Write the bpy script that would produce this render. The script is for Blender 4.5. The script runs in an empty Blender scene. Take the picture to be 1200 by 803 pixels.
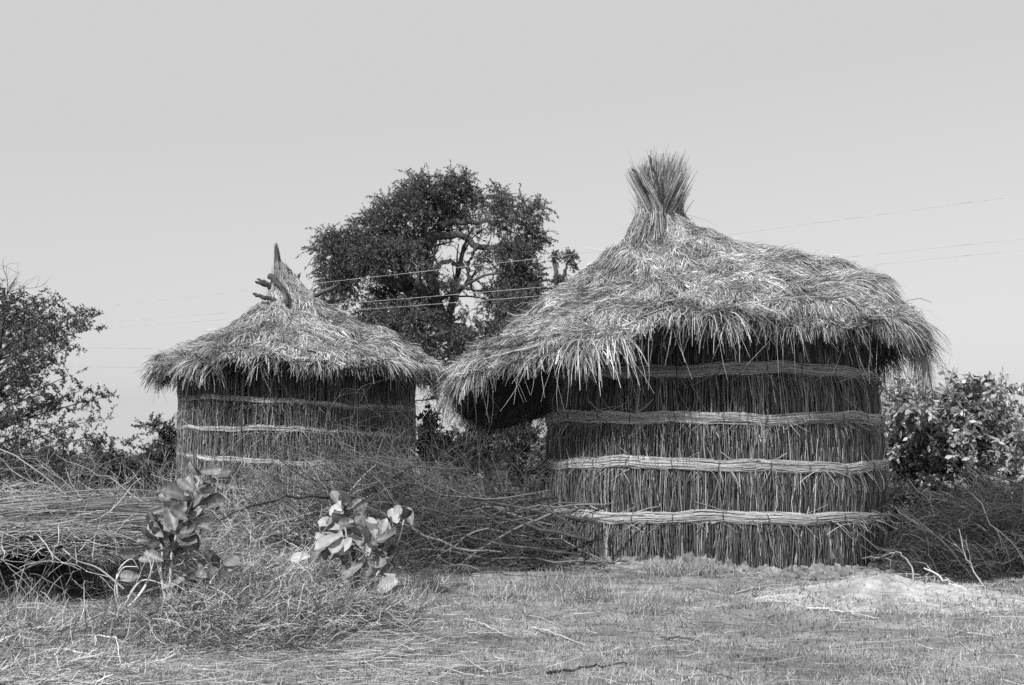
import bpy, math
import numpy as np
from mathutils import Vector

rng = np.random.default_rng(11)
sc = bpy.context.scene
COL = sc.collection
TAU = 2 * math.pi

# ------------------------------------------------------------------ camera
F, CXP, CYP, HOR, EYE = 1400.0, 600.0, 401.5, 530.0, 1.6
TH = math.atan((HOR - CYP) / F)
cam_d = bpy.data.cameras.new('camera'); cam = bpy.data.objects.new('camera', cam_d); COL.objects.link(cam)
cam.location = (0, 0, EYE); cam.rotation_euler = (math.pi / 2 + TH, 0, 0)
cam_d.sensor_width = 36; cam_d.lens = 36 * F / 1200; cam_d.clip_start = 0.1; cam_d.clip_end = 6000
sc.camera = cam

def P(px, py, Y):
    """world point seen at photo pixel (px, py) standing Y metres into the scene"""
    dx = (px - CXP) / F; dz = (CYP - py) / F
    y = math.cos(TH) - dz * math.sin(TH); z = math.sin(TH) + dz * math.cos(TH)
    s = Y / y
    return np.array([dx * s, Y, EYE + z * s])

# ------------------------------------------------------------------ world + sun
AZ, EL = math.radians(40), math.radians(40)          # sun behind-left of the viewer
sx, sy = -math.sin(AZ) * math.cos(EL), -math.cos(AZ) * math.cos(EL)
sdir = Vector((sx, sy, math.sin(EL)))
sd = bpy.data.lights.new('sun', 'SUN'); so = bpy.data.objects.new('sun', sd); COL.objects.link(so)
sd.energy = 5.0; sd.angle = math.radians(0.5); sd.color = (1, 0.995, 0.99)
so.rotation_euler = sdir.to_track_quat('Z', 'Y').to_euler(); so.location = (-20, -20, 30)
w = bpy.data.worlds.new('World'); sc.world = w; w.use_nodes = True
nt = w.node_tree; N = nt.nodes; L = nt.links
bg = N['Background']
sky = N.new('ShaderNodeTexSky'); sky.sky_type = 'NISHITA'; sky.sun_disc = False
sky.sun_elevation = EL; sky.sun_rotation = math.atan2(sx, sy); sky.dust_density = 2.5; sky.air_density = 1.0
bw = N.new('ShaderNodeRGBToBW'); L.new(sky.outputs[0], bw.inputs[0])
pw = N.new('ShaderNodeMath'); pw.operation = 'POWER'; pw.inputs[1].default_value = 0.33
L.new(bw.outputs[0], pw.inputs[0])
ml = N.new('ShaderNodeMath'); ml.operation = 'MULTIPLY'; ml.inputs[1].default_value = 4.6
L.new(pw.outputs[0], ml.inputs[0]); mxn = N.new('ShaderNodeMath'); mxn.operation = 'MAXIMUM'; mxn.inputs[1].default_value = 6.35
L.new(ml.outputs[0], mxn.inputs[0]); L.new(mxn.outputs[0], bg.inputs[0]); bg.inputs[1].default_value = 0.10

sc.view_settings.view_transform = 'Standard'; sc.view_settings.look = 'None'; sc.view_settings.exposure = 0
sc.cycles.use_denoising = False
sc.cycles.max_bounces = 5; sc.cycles.diffuse_bounces = 3; sc.cycles.transparent_max_bounces = 4
sc.cycles.use_adaptive_sampling = False
sc.cycles.sample_clamp_indirect = 4

# ------------------------------------------------------------------ materials (a black and white photograph: all greys)
MATS = {}
def mat(name, lo, hi, rough=0.75, trans=0.0, scale=6.0, amp=0.35, spec=0.3, bump=0.0, bscale=40, use_tone=True):
    m = bpy.data.materials.new(name); m.use_nodes = True
    n = m.node_tree.nodes; l = m.node_tree.links
    b = n['Principled BSDF']; b.inputs['Roughness'].default_value = rough
    b.inputs['Specular IOR Level'].default_value = spec
    tc = n.new('ShaderNodeTexCoord'); no = n.new('ShaderNodeTexNoise')
    no.inputs['Scale'].default_value = scale; no.inputs['Detail'].default_value = 6
    l.new(tc.outputs['Object'], no.inputs['Vector'])
    mr = n.new('ShaderNodeMapRange'); mr.inputs[1].default_value = 0; mr.inputs[2].default_value = 1
    mr.inputs[3].default_value = lo; mr.inputs[4].default_value = hi
    if use_tone:
        at = n.new('ShaderNodeAttribute'); at.attribute_name = 'tone'; l.new(at.outputs['Fac'], mr.inputs[0])
    else:
        mr.inputs[1].default_value = 0.3; mr.inputs[2].default_value = 0.7; l.new(no.outputs['Fac'], mr.inputs[0])
    m2 = n.new('ShaderNodeMapRange'); m2.inputs[1].default_value = 0.3; m2.inputs[2].default_value = 0.7
    m2.inputs[3].default_value = 1 - amp; m2.inputs[4].default_value = 1 + amp
    no2 = n.new('ShaderNodeTexNoise'); no2.inputs['Scale'].default_value = scale * 0.37; no2.inputs['Detail'].default_value = 4
    l.new(tc.outputs['Object'], no2.inputs['Vector']); l.new(no2.outputs['Fac'], m2.inputs[0])
    mu = n.new('ShaderNodeMath'); mu.operation = 'MULTIPLY'; l.new(mr.outputs[0], mu.inputs[0]); l.new(m2.outputs[0], mu.inputs[1])
    cb = n.new('ShaderNodeCombineColor')
    for i in range(3): l.new(mu.outputs[0], cb.inputs[i])
    l.new(cb.outputs[0], b.inputs['Base Color'])
    if trans > 0:
        tr = n.new('ShaderNodeBsdfTranslucent'); mx = n.new('ShaderNodeMixShader'); mx.inputs[0].default_value = trans
        l.new(cb.outputs[0], tr.inputs[0]); l.new(b.outputs[0], mx.inputs[1]); l.new(tr.outputs[0], mx.inputs[2])
        l.new(mx.outputs[0], n['Material Output'].inputs[0])
    if bump > 0:
        nb = n.new('ShaderNodeTexNoise'); nb.inputs['Scale'].default_value = bscale; nb.inputs['Detail'].default_value = 8
        l.new(tc.outputs['Object'], nb.inputs['Vector'])
        bp = n.new('ShaderNodeBump'); bp.inputs['Strength'].default_value = bump; bp.inputs['Distance'].default_value = 0.05
        l.new(nb.outputs['Fac'], bp.inputs['Height']); l.new(bp.outputs[0], b.inputs['Normal'])
    MATS[name] = m
    return m

M_THATCH = mat('thatch straw', 0.01, 0.74, 0.8, 0.03, 4.5, 0.42, spec=0.12)
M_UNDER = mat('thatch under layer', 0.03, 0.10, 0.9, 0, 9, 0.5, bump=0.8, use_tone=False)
M_WALL = mat('wall stalks', 0.012, 0.54, 0.6, 0.0, 1.2, 0.35)
M_WALLB = mat('dark backing', 0.012, 0.045, 0.9, 0, 14, 0.5, bump=0.5, use_tone=False)  # near-black backing; under the reed stack it carries the hollow's shade
M_BAND = mat('reed bundle', 0.14, 0.78, 0.5, 0.0, 1.0, 0.22)
M_TIE = mat('bark tie', 0.02, 0.07, 0.8, use_tone=False)
M_BARK = mat('bark', 0.03, 0.14, 0.9, 0, 9, 0.4, bump=0.8, bscale=20)
M_FOL = mat('fine foliage', 0.015, 0.20, 0.6, 0.15, 1.0, 0.3)
M_LEAF = mat('broad leaf', 0.03, 0.42, 0.5, 0.12, 9.0, 0.35, spec=0.5)
M_GLOSS = mat('glossy leaf', 0.02, 0.70, 0.36, 0.1, 1.5, 0.3, spec=0.55)  # leaf highlights put into the colour by a raised bright end
M_TWIG = mat('dry twig', 0.012, 0.72, 0.7, 0, 2, 0.3)
M_DARKTWIG = mat('thorn branch', 0.012, 0.26, 0.75, 0, 2, 0.3)  # on the right pile this dark range stands in for hut shadow
M_GRASS = mat('dry grass', 0.02, 0.66, 0.7, 0.2, 0.9, 0.35)
M_SOIL = mat('soil', 0.12, 0.33, 0.95, 0, 2.2, 0.35, bump=0.9, bscale=12, use_tone=False)
M_MOUND = mat('bare earth', 0.26, 0.46, 0.95, 0, 5, 0.25, bump=1.0, bscale=9, use_tone=False)
M_MUD = mat('dry mud', 0.10, 0.30, 0.95, 0, 6, 0.4, bump=1.0, bscale=9, use_tone=False)
M_WIRE = mat('wire', 0.40, 0.50, 0.5, use_tone=False)
M_WOOD = mat('weathered wood', 0.03, 0.10, 0.85, 0, 10, 0.4, bump=0.6, use_tone=False)
M_STICK = mat('pole wood', 0.22, 0.42, 0.7, 0, 8, 0.3, bump=0.4, use_tone=False)
M_PALE = mat('bleached wood', 0.35, 0.62, 0.7, 0, 8, 0.3, bump=0.4, use_tone=False)

# ------------------------------------------------------------------ mesh helpers
def tag(o, label=None, cat=None, group=None, kind=None):
    if label: o['label'] = label
    if cat: o['category'] = cat
    if group: o['group'] = group
    if kind: o['kind'] = kind
    return o

def empty(name, loc, label, cat, group=None):
    o = bpy.data.objects.new(name, None); COL.objects.link(o); o.location = [float(v) for v in loc]
    o.empty_display_size = 0.3
    return tag(o, label, cat, group)

def mk(name, V, Fq, m, parent=None, tone=None, smooth=False, loc=None):
    """numpy mesh; Fq = (n,3|4) array or a list of such arrays; world coordinates"""
    V = np.asarray(V, dtype=np.float64)
    if parent is not None: off = np.array(parent.location) if parent.parent is None else np.array(parent.location) + np.array(parent.parent.location)
    elif loc is not None: off = np.asarray(loc, float)
    else: off = np.zeros(3)
    fl = Fq if isinstance(Fq, list) else [Fq]
    fl = [np.asarray(f) for f in fl if len(f)]
    me = bpy.data.meshes.new(name)
    me.vertices.add(len(V)); me.vertices.foreach_set('co', (V - off).astype(np.float32).ravel())
    idx = np.concatenate([f.ravel() for f in fl]).astype(np.int32)
    tot = np.concatenate([np.full(len(f), f.shape[1], np.int32) for f in fl])
    st = np.concatenate([[0], np.cumsum(tot)[:-1]]).astype(np.int32)
    me.loops.add(len(idx)); me.loops.foreach_set('vertex_index', idx)
    me.polygons.add(len(tot)); me.polygons.foreach_set('loop_start', st); me.polygons.foreach_set('loop_total', tot)
    if smooth: me.polygons.foreach_set('use_smooth', np.ones(len(tot), bool))
    if tone is not None:
        a = me.attributes.new('tone', 'FLOAT', 'POINT'); a.data.foreach_set('value', np.asarray(tone, np.float32).ravel())
    me.update(calc_edges=True); me.validate()
    me.materials.append(m)
    o = bpy.data.objects.new(name, me); COL.objects.link(o)
    if parent is not None: o.parent = parent
    elif loc is not None: o.location = [float(v) for v in off]
    return o

class Acc:
    def __init__(s): s.V = []; s.Q = []; s.T = []; s.tn = []; s.n = 0
    def add(s, V, Fc, tone):
        V = np.asarray(V).reshape(-1, 3); Fc = np.asarray(Fc) + s.n
        s.V.append(V); (s.Q if Fc.shape[1] == 4 else s.T).append(Fc)
        s.tn.append(np.broadcast_to(np.asarray(tone, float).ravel(), (len(V),)) if np.size(tone) == 1 else np.asarray(tone, float).ravel())
        s.n += len(V)
    def build(s, name, m, parent=None, smooth=False, loc=None):
        fl = []
        if s.Q: fl.append(np.concatenate(s.Q))
        if s.T: fl.append(np.concatenate(s.T))
        return mk(name, np.concatenate(s.V), fl, m, parent, np.concatenate(s.tn), smooth, loc)

def nrm(a): return a / np.maximum(np.linalg.norm(a, axis=-1, keepdims=True), 1e-9)

def tangents(Pt):
    T = np.gradient(Pt, axis=1)
    return nrm(T)

def ribbons(Pt, wd, tone, up=None, jit=0.7, taper=True):
    """Pt (N,K,3) -> flat ribbons; up = normals (N,3) or None"""
    n, K, _ = Pt.shape
    T = tangents(Pt)
    u = rng.normal(size=(n, 1, 3)) if up is None else up[:, None, :] + rng.normal(size=(n, 1, 3)) * jit
    S = nrm(np.cross(T, np.broadcast_to(u, T.shape)))
    prof = np.interp(np.linspace(0, 1, K), [0, .15, .6, 1], [.8, 1, .95, .5]) if taper else np.ones(K)
    h = (np.asarray(wd).reshape(-1, 1, 1) * 0.5) * prof[None, :, None]
    V = np.stack([Pt - S * h, Pt + S * h], axis=2)
    b = np.arange(n)[:, None] * (2 * K) + np.arange(K - 1)[None] * 2
    Q = np.stack([b, b + 1, b + 3, b + 2], axis=-1).reshape(-1, 4)
    tn = np.repeat(np.broadcast_to(np.asarray(tone, float), (n,)), 2 * K)
    return V.reshape(-1, 3), Q, tn

def tubes(Pt, rad, tone, sides=3, taper=(1, 0.35), cap=True):
    """Pt (N,K,3); rad (N,) or (N,K)"""
    n, K, _ = Pt.shape
    T = tangents(Pt)
    ref = np.where(np.abs(T[..., 2:3]) > 0.9, np.array([1., 0, 0]), np.array([0, 0, 1.]))
    A = nrm(np.cross(T, ref)); B = np.cross(T, A)
    rad = np.asarray(rad, float)
    if rad.ndim < 2: rad = np.broadcast_to(rad.reshape(-1, 1), (n, 1)) * np.linspace(taper[0], taper[1], K)[None]
    ang = np.arange(sides) / sides * TAU
    V = Pt[:, :, None, :] + rad[:, :, None, None] * (np.cos(ang)[None, None, :, None] * A[:, :, None] + np.sin(ang)[None, None, :, None] * B[:, :, None])
    b = np.arange(n)[:, None, None] * (K * sides) + np.arange(K - 1)[None, :, None] * sides
    j = np.arange(sides)[None, None]; j2 = (j + 1) % sides
    Q = np.stack([b + j, b + j2, b + sides + j2, b + sides + j], axis=-1).reshape(-1, 4)
    tn = np.repeat(np.broadcast_to(np.asarray(tone, float), (n,)), K * sides)
    return V.reshape(-1, 3), Q, tn

def resample(pts, K):
    pts = np.asarray(pts, float)
    n = len(pts)
    if n > 2:   # catmull-rom
        e = np.vstack([2 * pts[0] - pts[1], pts, 2 * pts[-1] - pts[-2]])
        u = np.linspace(0, n - 1 - 1e-6, K); i = u.astype(int); f = (u - i)[:, None]
        p0, p1, p2, p3 = e[i], e[i + 1], e[i + 2], e[i + 3]
        return 0.5 * (2 * p1 + (p2 - p0) * f + (2 * p0 - 5 * p1 + 4 * p2 - p3) * f ** 2 + (3 * p1 - p0 - 3 * p2 + p3) * f ** 3)
    t = np.linspace(0, 1, K)[:, None]
    return pts[0] * (1 - t) + pts[-1] * t

_ng = rng.random((64, 64))
def noise2(x, y):
    x = np.asarray(x, float); y = np.asarray(y, float)
    xi = np.floor(x).astype(int); yi = np.floor(y).astype(int); fx = x - xi; fy = y - yi
    fx = fx * fx * (3 - 2 * fx); fy = fy * fy * (3 - 2 * fy)
    g = lambda a, b: _ng[a % 64, b % 64]
    return (g(xi, yi) * (1 - fx) + g(xi + 1, yi) * fx) * (1 - fy) + (g(xi, yi + 1) * (1 - fx) + g(xi + 1, yi + 1) * fx) * fy

def gh(x, y):
    """ground height"""
    near = np.exp(-((np.asarray(y) - 14) / 16.) ** 2) * np.exp(-(np.asarray(x) / 18.) ** 2)
    return (noise2(x * 0.45 + 7, y * 0.45) - .5) * 0.14 * near + (noise2(x * 2.1, y * 2.1) - .5) * 0.05 * near + (noise2(x * 6, y * 6) - .5) * 0.02 * near

# ------------------------------------------------------------------ ground
def axis(lo, hi, step, far):
    c = np.arange(lo, hi + step, step); e = [step]
    out = []
    p = 0
    while p < far: e.append(e[-1] * 1.25); p += e[-1]; out.append(p)
    out = np.array(out)
    return np.concatenate([(lo - out)[::-1], c, hi + out])
gx = axis(-10, 10, 0.09, 3000); gy = axis(4, 24, 0.09, 4000)
X, Y = np.meshgrid(gx, gy); Zg = gh(X, Y)
nx, ny = len(gx), len(gy)
i = (np.arange(ny - 1)[:, None] * nx + np.arange(nx - 1)[None]).ravel()
go = mk('ground', np.stack([X, Y, Zg], -1).reshape(-1, 3), np.stack([i, i + 1, i + nx + 1, i + nx], -1), M_SOIL, smooth=True)
tag(go, kind='structure')

# ------------------------------------------------------------------ hut
def catm(A, u):
    n = A.shape[0]; u = np.clip(u, 0, n - 1 - 1e-6); i = u.astype(int); f = (u - i)
    g = lambda k: A[np.clip(k, 0, n - 1)]
    sh = (slice(None),) + (None,) * (A.ndim - 1); f = f[sh]
    p0, p1, p2, p3 = g(i - 1), g(i), g(i + 1), g(i + 2)
    return 0.5 * (2 * p1 + (p2 - p0) * f + (2 * p0 - 5 * p1 + 4 * p2 - p3) * f ** 2 + (3 * p1 - p0 - 3 * p2 + p3) * f ** 3)

class Roof:
    """profiles: dict angle -> list of (r,z); the last key hangs below the rim (t > 1)"""
    NT, NA = 240, 360
    def __init__(s, axis_xy, prof):
        angs = sorted(prof); K = len(prof[angs[0]])
        A = np.array([prof[a] for a in angs])             # (n,K,2)
        ap = np.concatenate([A, A, A]); aa = np.array([a - 360 for a in angs] + angs + [a + 360 for a in angs], float)
        th = np.arange(s.NA) * 360. / s.NA
        u = np.interp(th, aa, np.arange(len(aa)))
        B = catm(ap, u)                                    # (NA,K,2)
        B = np.transpose(B, (1, 0, 2))
        C = catm(B, np.linspace(0, K - 1, s.NT))           # (NT,NA,2)
        s.trim = (K - 2) / (K - 1.)                        # t at the rim
        r, z = C[..., 0], C[..., 1]
        t = np.linspace(0, 1, s.NT)[:, None]; tr = np.radians(th)[None]
        lump = (noise2(t * 9 + 3, np.degrees(tr) / 14) - .5) * 0.22 * np.clip(t * 3, 0, 1)
        lump = lump + (noise2(t * 26 + 9, np.degrees(tr) / 6.) - .5) * 0.14 * np.clip(t * 3, 0, 1)
        ph = t / s.trim * 4.6 + (noise2(np.degrees(tr) / 20 + 5, 0 * tr) - .5) * 1.2 + (noise2(np.degrees(tr) / 6 + 15, t * 4) - .5) * .5
        saw = ph - np.floor(ph); saw = np.where(saw < .82, saw / .82, (1 - saw) / .18)
        am = .13 * np.clip(noise2(np.degrees(tr) / 9 + 2, t * 7 + 4) * 1.6 - .15, 0, 1) * np.clip((t / s.trim - .12) * 4, 0, 1) * np.clip((1.02 - t / s.trim) * 6, 0, 1)
        z = z + lump + (saw - .5) * am * 1.2
        s.saw = saw * np.ones_like(r); s.am = am / .13
        s.x = axis_xy[0] + r * np.cos(tr); s.y = axis_xy[1] + r * np.sin(tr); s.z = z
        s.G = np.stack([s.x, s.y, s.z], -1)
        Du = np.gradient(s.G, axis=0); Dv = (np.roll(s.G, -1, 1) - np.roll(s.G, 1, 1)) / 2
        s.Nn = nrm(np.cross(Dv, -Du)); s.r = r; s.ax = axis_xy
        s.Nn *= np.where(s.Nn[..., 2:3] < -0.2, -1, 1)
        s.len = np.linalg.norm(Du, axis=-1).sum(0)         # slope length per angle
    def ev(s, t, a, F=None):
        F = s.G if F is None else F
        u = np.clip(t, 0, 1) * (s.NT - 1 - 1e-6); v = (np.degrees(a) % 360) * s.NA / 360.
        i = u.astype(int); j = v.astype(int) % s.NA; fu = (u - i)[..., None]; fv = (v - np.floor(v))[..., None]
        j2 = (j + 1) % s.NA
        return (F[i, j] * (1 - fv) + F[i, j2] * fv) * (1 - fu) + (F[i + 1, j] * (1 - fv) + F[i + 1, j2] * fv) * fu

def front_weight(n, a):   # keep all strands near the camera side, fewer behind
    return rng.random(n) < np.where(np.sin(a) < 0.35, 1.0, 0.4)

def roof_thatch(R, parent, nclump, per, width, lenr, rimz, wallc, wallr, rimclump, strays, endlen=.2):
    acc = Acc()
    # --- lower support layer
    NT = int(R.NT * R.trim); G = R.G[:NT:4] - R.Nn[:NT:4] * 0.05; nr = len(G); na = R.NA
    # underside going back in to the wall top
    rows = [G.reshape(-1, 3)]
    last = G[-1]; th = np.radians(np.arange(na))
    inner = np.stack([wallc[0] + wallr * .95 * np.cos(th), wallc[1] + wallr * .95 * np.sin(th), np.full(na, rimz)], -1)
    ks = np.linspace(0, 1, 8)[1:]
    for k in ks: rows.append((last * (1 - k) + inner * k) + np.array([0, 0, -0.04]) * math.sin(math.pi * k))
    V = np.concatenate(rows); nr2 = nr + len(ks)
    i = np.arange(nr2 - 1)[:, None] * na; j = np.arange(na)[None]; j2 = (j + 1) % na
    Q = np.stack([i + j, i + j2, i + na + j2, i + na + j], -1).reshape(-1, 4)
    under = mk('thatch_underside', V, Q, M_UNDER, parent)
    # --- clumps over the slope
    mlen = R.len.mean()
    n = nclump
    tt = np.sqrt(rng.random(n) * 0.995 + 0.005) * R.trim * 0.97
    aa = rng.random(n) * TAU
    k = front_weight(n, aa); tt, aa = tt[k], aa[k]; n = len(tt)
    ntier = 6.0
    q = rng.random(n) < 0.6
    tier = (np.floor(tt / R.trim * ntier + noise2(np.degrees(aa) / 25, 0 * aa) * .8) + rng.normal(size=n) * .13) / ntier * R.trim
    tt = np.where(q, np.clip(tier, 0.01, R.trim * .98), tt)
    sv = R.ev(tt, aa, R.saw[..., None])[..., 0]; am_ = R.ev(tt, aa, R.am[..., None])[..., 0]
    kk = ~((sv < .30) & (rng.random(n) < am_ * 1.1)); tt, aa = tt[kk], aa[kk]; n = len(tt)
    K = 5
    jsc = np.clip(tt * 2.6, .14, 1)
    cj = (rng.normal(size=n) * 0.36 + (noise2(np.degrees(aa) / 9, tt * 14) - .5) * 1.3) * jsc
    ctone = np.clip(rng.normal(0.47, 0.13, n) + (noise2(np.degrees(aa) / 7 + 31, tt * 18) - .5) * .5, .06, .95)
    cl = rng.uniform(*lenr, n) * (1.9 - .9 * jsc); clift = rng.gamma(1.6, 0.028, n)
    T0 = np.repeat(tt, per); A0 = np.repeat(aa, per); m = len(T0)
    rr = R.ev(T0, A0, R.r[..., None])[..., 0]
    A0 = A0 + rng.normal(size=m) * 0.07 / np.maximum(rr, .15); T0 = np.clip(T0 + rng.normal(size=m) * 0.018, 0.0, 1)
    jj = np.repeat(cj, per) + rng.normal(size=m) * 0.17 * np.repeat(np.clip(jsc, .4, 1), per)
    wild = (rng.random(m) < 0.05) & (T0 > .28); jj = np.where(wild, jj + rng.normal(size=m) * 0.9, jj)
    Ls = np.repeat(cl, per) * rng.uniform(.55, 1.2, m); lift = np.repeat(clift, per) + rng.gamma(1.5, 0.012, m)
    lift = np.where(wild, lift + rng.random(m) * .05, lift)
    lift = lift * np.clip(rr / 1.5, .22, 1)
    s = np.linspace(0, 1, K)[None]
    rr = np.maximum(rr, 0.25)
    tend = R.trim + np.repeat(rng.uniform(-.02, .055, n), per) + rng.normal(size=m) * .012
    Ls = np.where(T0 + Ls * np.cos(jj) / mlen > tend, np.maximum(tend - T0, .012) * mlen, Ls)
    bend = rng.normal(size=m) * .20 * Ls
    tp = T0[:, None] + s * (Ls * np.cos(jj))[:, None] / mlen
    ap = A0[:, None] + (s * (Ls * np.sin(jj))[:, None] + s * s * bend[:, None]) / rr[:, None]
    Pt = R.ev(np.clip(tp, 0, 1), ap); Nm = R.ev(np.clip(tp, 0, 1), ap, R.Nn)
    over = np.clip(tp - 1, 0, None) * mlen
    Pt = Pt + Nm * (lift[:, None] * (s ** 1.3))[..., None]; Pt[..., 2] -= over
    tone = np.clip(np.repeat(ctone, per) + rng.normal(size=m) * 0.2, 0.02, 1)
    V, Q, tn = ribbons(Pt, rng.uniform(.6, 1.35, m) * width, tone, up=Nm[:, 2], jit=0.75)
    acc.add(V, Q, tn)
    # --- rows of short tufts ending each course
    n = int(rimclump * 1.5); aa = rng.random(n) * TAU; k = front_weight(n, aa); aa = aa[k]; n = len(aa); per3 = 12
    row = rng.integers(1, 5, n); t0 = (row + .80 - (noise2(np.degrees(aa) / 20 + 5, 0 * aa) - .5) * 1.2) / 4.6 * R.trim + rng.normal(size=n) * .012
    A0 = np.repeat(aa, per3) + rng.normal(size=n * per3) * .02; T0 = np.clip(np.repeat(t0, per3) + rng.normal(size=n * per3) * .01, .05, R.trim * .93); m = len(A0)
    B0 = R.ev(T0, A0); Nm = R.ev(T0, A0, R.Nn); dn = nrm(R.ev(np.clip(T0 + .04, 0, 1), A0) - R.ev(np.clip(T0 - .02, 0, 1), A0))
    tan = np.stack([-np.sin(A0), np.cos(A0), 0 * A0], -1); B0 = B0 + Nm * .06
    d = nrm(dn + Nm * rng.uniform(.05, .42, (m, 1)) + tan * (np.repeat(rng.normal(size=n) * .45, per3) + rng.normal(size=m) * .3)[:, None]); Ls = np.repeat(rng.uniform(.10, .26, n), per3) * rng.uniform(.6, 1.2, m); pts = [B0]
    for q in range(K - 1): pts.append(pts[-1] + d * (Ls / (K - 1))[:, None]); d = nrm(d + np.array([0, 0, -.13]))
    V, Q, tn = ribbons(np.stack(pts, 1), rng.uniform(.6, 1.3, m) * width, np.clip(np.repeat(rng.normal(.5, .15, n), per3) + rng.normal(size=m) * .2, .03, 1), up=Nm, jit=.7); acc.add(V, Q, tn)
    # --- hanging fringe round the rim
    n = rimclump; aa = rng.random(n) * TAU; per2 = 16
    k = front_weight(n, aa); aa = aa[k]; n = len(aa)
    cd = rng.uniform(.5, 1.5, n) * (0.35 + 0.9 * noise2(np.degrees(aa) / 5.5, 0 * aa + 5) ** 1.5 * 1.4); cj = rng.normal(size=n) * .5; cin = rng.uniform(-.22, .06, n); ct = rng.normal(.5, .13, n)
    cd = cd * (1 + endlen * np.exp(-((aa + math.pi) % TAU - math.pi) ** 2 / .25))
    A0 = np.repeat(aa, per2) + rng.normal(size=n * per2) * .018; m = len(A0)
    T0 = R.trim * np.clip(np.repeat(rng.uniform(.80, .99, n), per2) + rng.normal(size=m) * .02, 0, 1)
    B0 = R.ev(T0, A0); out = np.stack([np.cos(A0), np.sin(A0), 0 * A0], -1); tan = np.stack([-np.sin(A0), np.cos(A0), 0 * A0], -1)
    d0 = R.ev(np.clip(T0 + .03, 0, 1), A0) - B0; d0 = nrm(d0)
    Ls = np.repeat(cd, per2) * rng.uniform(.16, .46, m); j = (np.repeat(cj, per2) + rng.normal(size=m) * .38)[:, None]
    cin = (np.repeat(cin, per2) + rng.normal(size=m) * .12)[:, None]
    pts = [B0]; d = nrm(d0 + tan * j)
    for q in range(K - 1):
        pts.append(pts[-1] + d * (Ls / (K - 1))[:, None]); d = nrm(d + np.array([0, 0, -.42]) + out * cin * .5 + rng.normal(size=d.shape) * .07)
    Pt = np.stack(pts, 1)
    V, Q, tn = ribbons(Pt, rng.uniform(.6, 1.4, m) * width, np.clip(np.repeat(ct, per2) + rng.normal(size=m) * .17, .03, 1), up=out, jit=.7)
    acc.add(V, Q, tn)
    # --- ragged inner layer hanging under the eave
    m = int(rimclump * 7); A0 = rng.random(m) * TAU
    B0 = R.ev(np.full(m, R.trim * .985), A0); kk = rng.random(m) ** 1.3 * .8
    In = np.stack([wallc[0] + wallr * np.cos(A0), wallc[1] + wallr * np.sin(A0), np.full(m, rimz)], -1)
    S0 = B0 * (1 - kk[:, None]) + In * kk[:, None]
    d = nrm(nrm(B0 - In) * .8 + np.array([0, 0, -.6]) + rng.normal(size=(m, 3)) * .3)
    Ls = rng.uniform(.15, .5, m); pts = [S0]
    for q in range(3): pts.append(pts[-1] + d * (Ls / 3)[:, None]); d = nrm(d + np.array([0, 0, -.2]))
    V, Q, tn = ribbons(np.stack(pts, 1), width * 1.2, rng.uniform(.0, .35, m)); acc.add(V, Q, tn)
    # --- long single stalks dangling from the eave and poking out of the crest
    m = strays; A0 = rng.uniform(math.radians(175), math.radians(360), m)
    B0 = R.ev(np.full(m, R.trim * .96), A0)
    out = np.stack([np.cos(A0), np.sin(A0), 0 * A0], -1)
    d = nrm(out * rng.uniform(-.1, .3, (m, 1)) + np.array([0, 0, -1]) + rng.normal(size=(m, 3)) * .28)
    Ls = rng.uniform(.35, .95, m); pts = [B0]
    for q in range(K - 1): pts.append(pts[-1] + d * (Ls / (K - 1))[:, None]); d = nrm(d + rng.normal(size=(m, 3)) * .1)
    V, Q, tn = tubes(np.stack(pts, 1), width * .5, rng.uniform(.4, 1, m)); acc.add(V, Q, tn)
    m = strays * 3; A0 = rng.random(m) * TAU; T0 = rng.uniform(.1, .9, m) * R.trim
    B0 = R.ev(T0, A0); Nm = R.ev(T0, A0, R.Nn); dn = nrm(R.ev(np.clip(T0 + .03, 0, 1), A0) - B0)
    d = nrm(dn + Nm * rng.uniform(.05, .45, (m, 1)) + rng.normal(size=(m, 3)) * .3); Ls = rng.uniform(.2, .7, m); pts = [B0]
    for q in range(K - 1): pts.append(pts[-1] + d * (Ls / (K - 1))[:, None]); d = nrm(d + np.array([0, 0, -.12]))
    V, Q, tn = tubes(np.stack(pts, 1), width * .42, rng.uniform(.3, 1, m)); acc.add(V, Q, tn)
    return acc.build('thatch', M_THATCH, parent)

def wall_r(z, keys):
    return np.interp(z, [k[0] for k in keys], [k[1] for k in keys])

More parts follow.
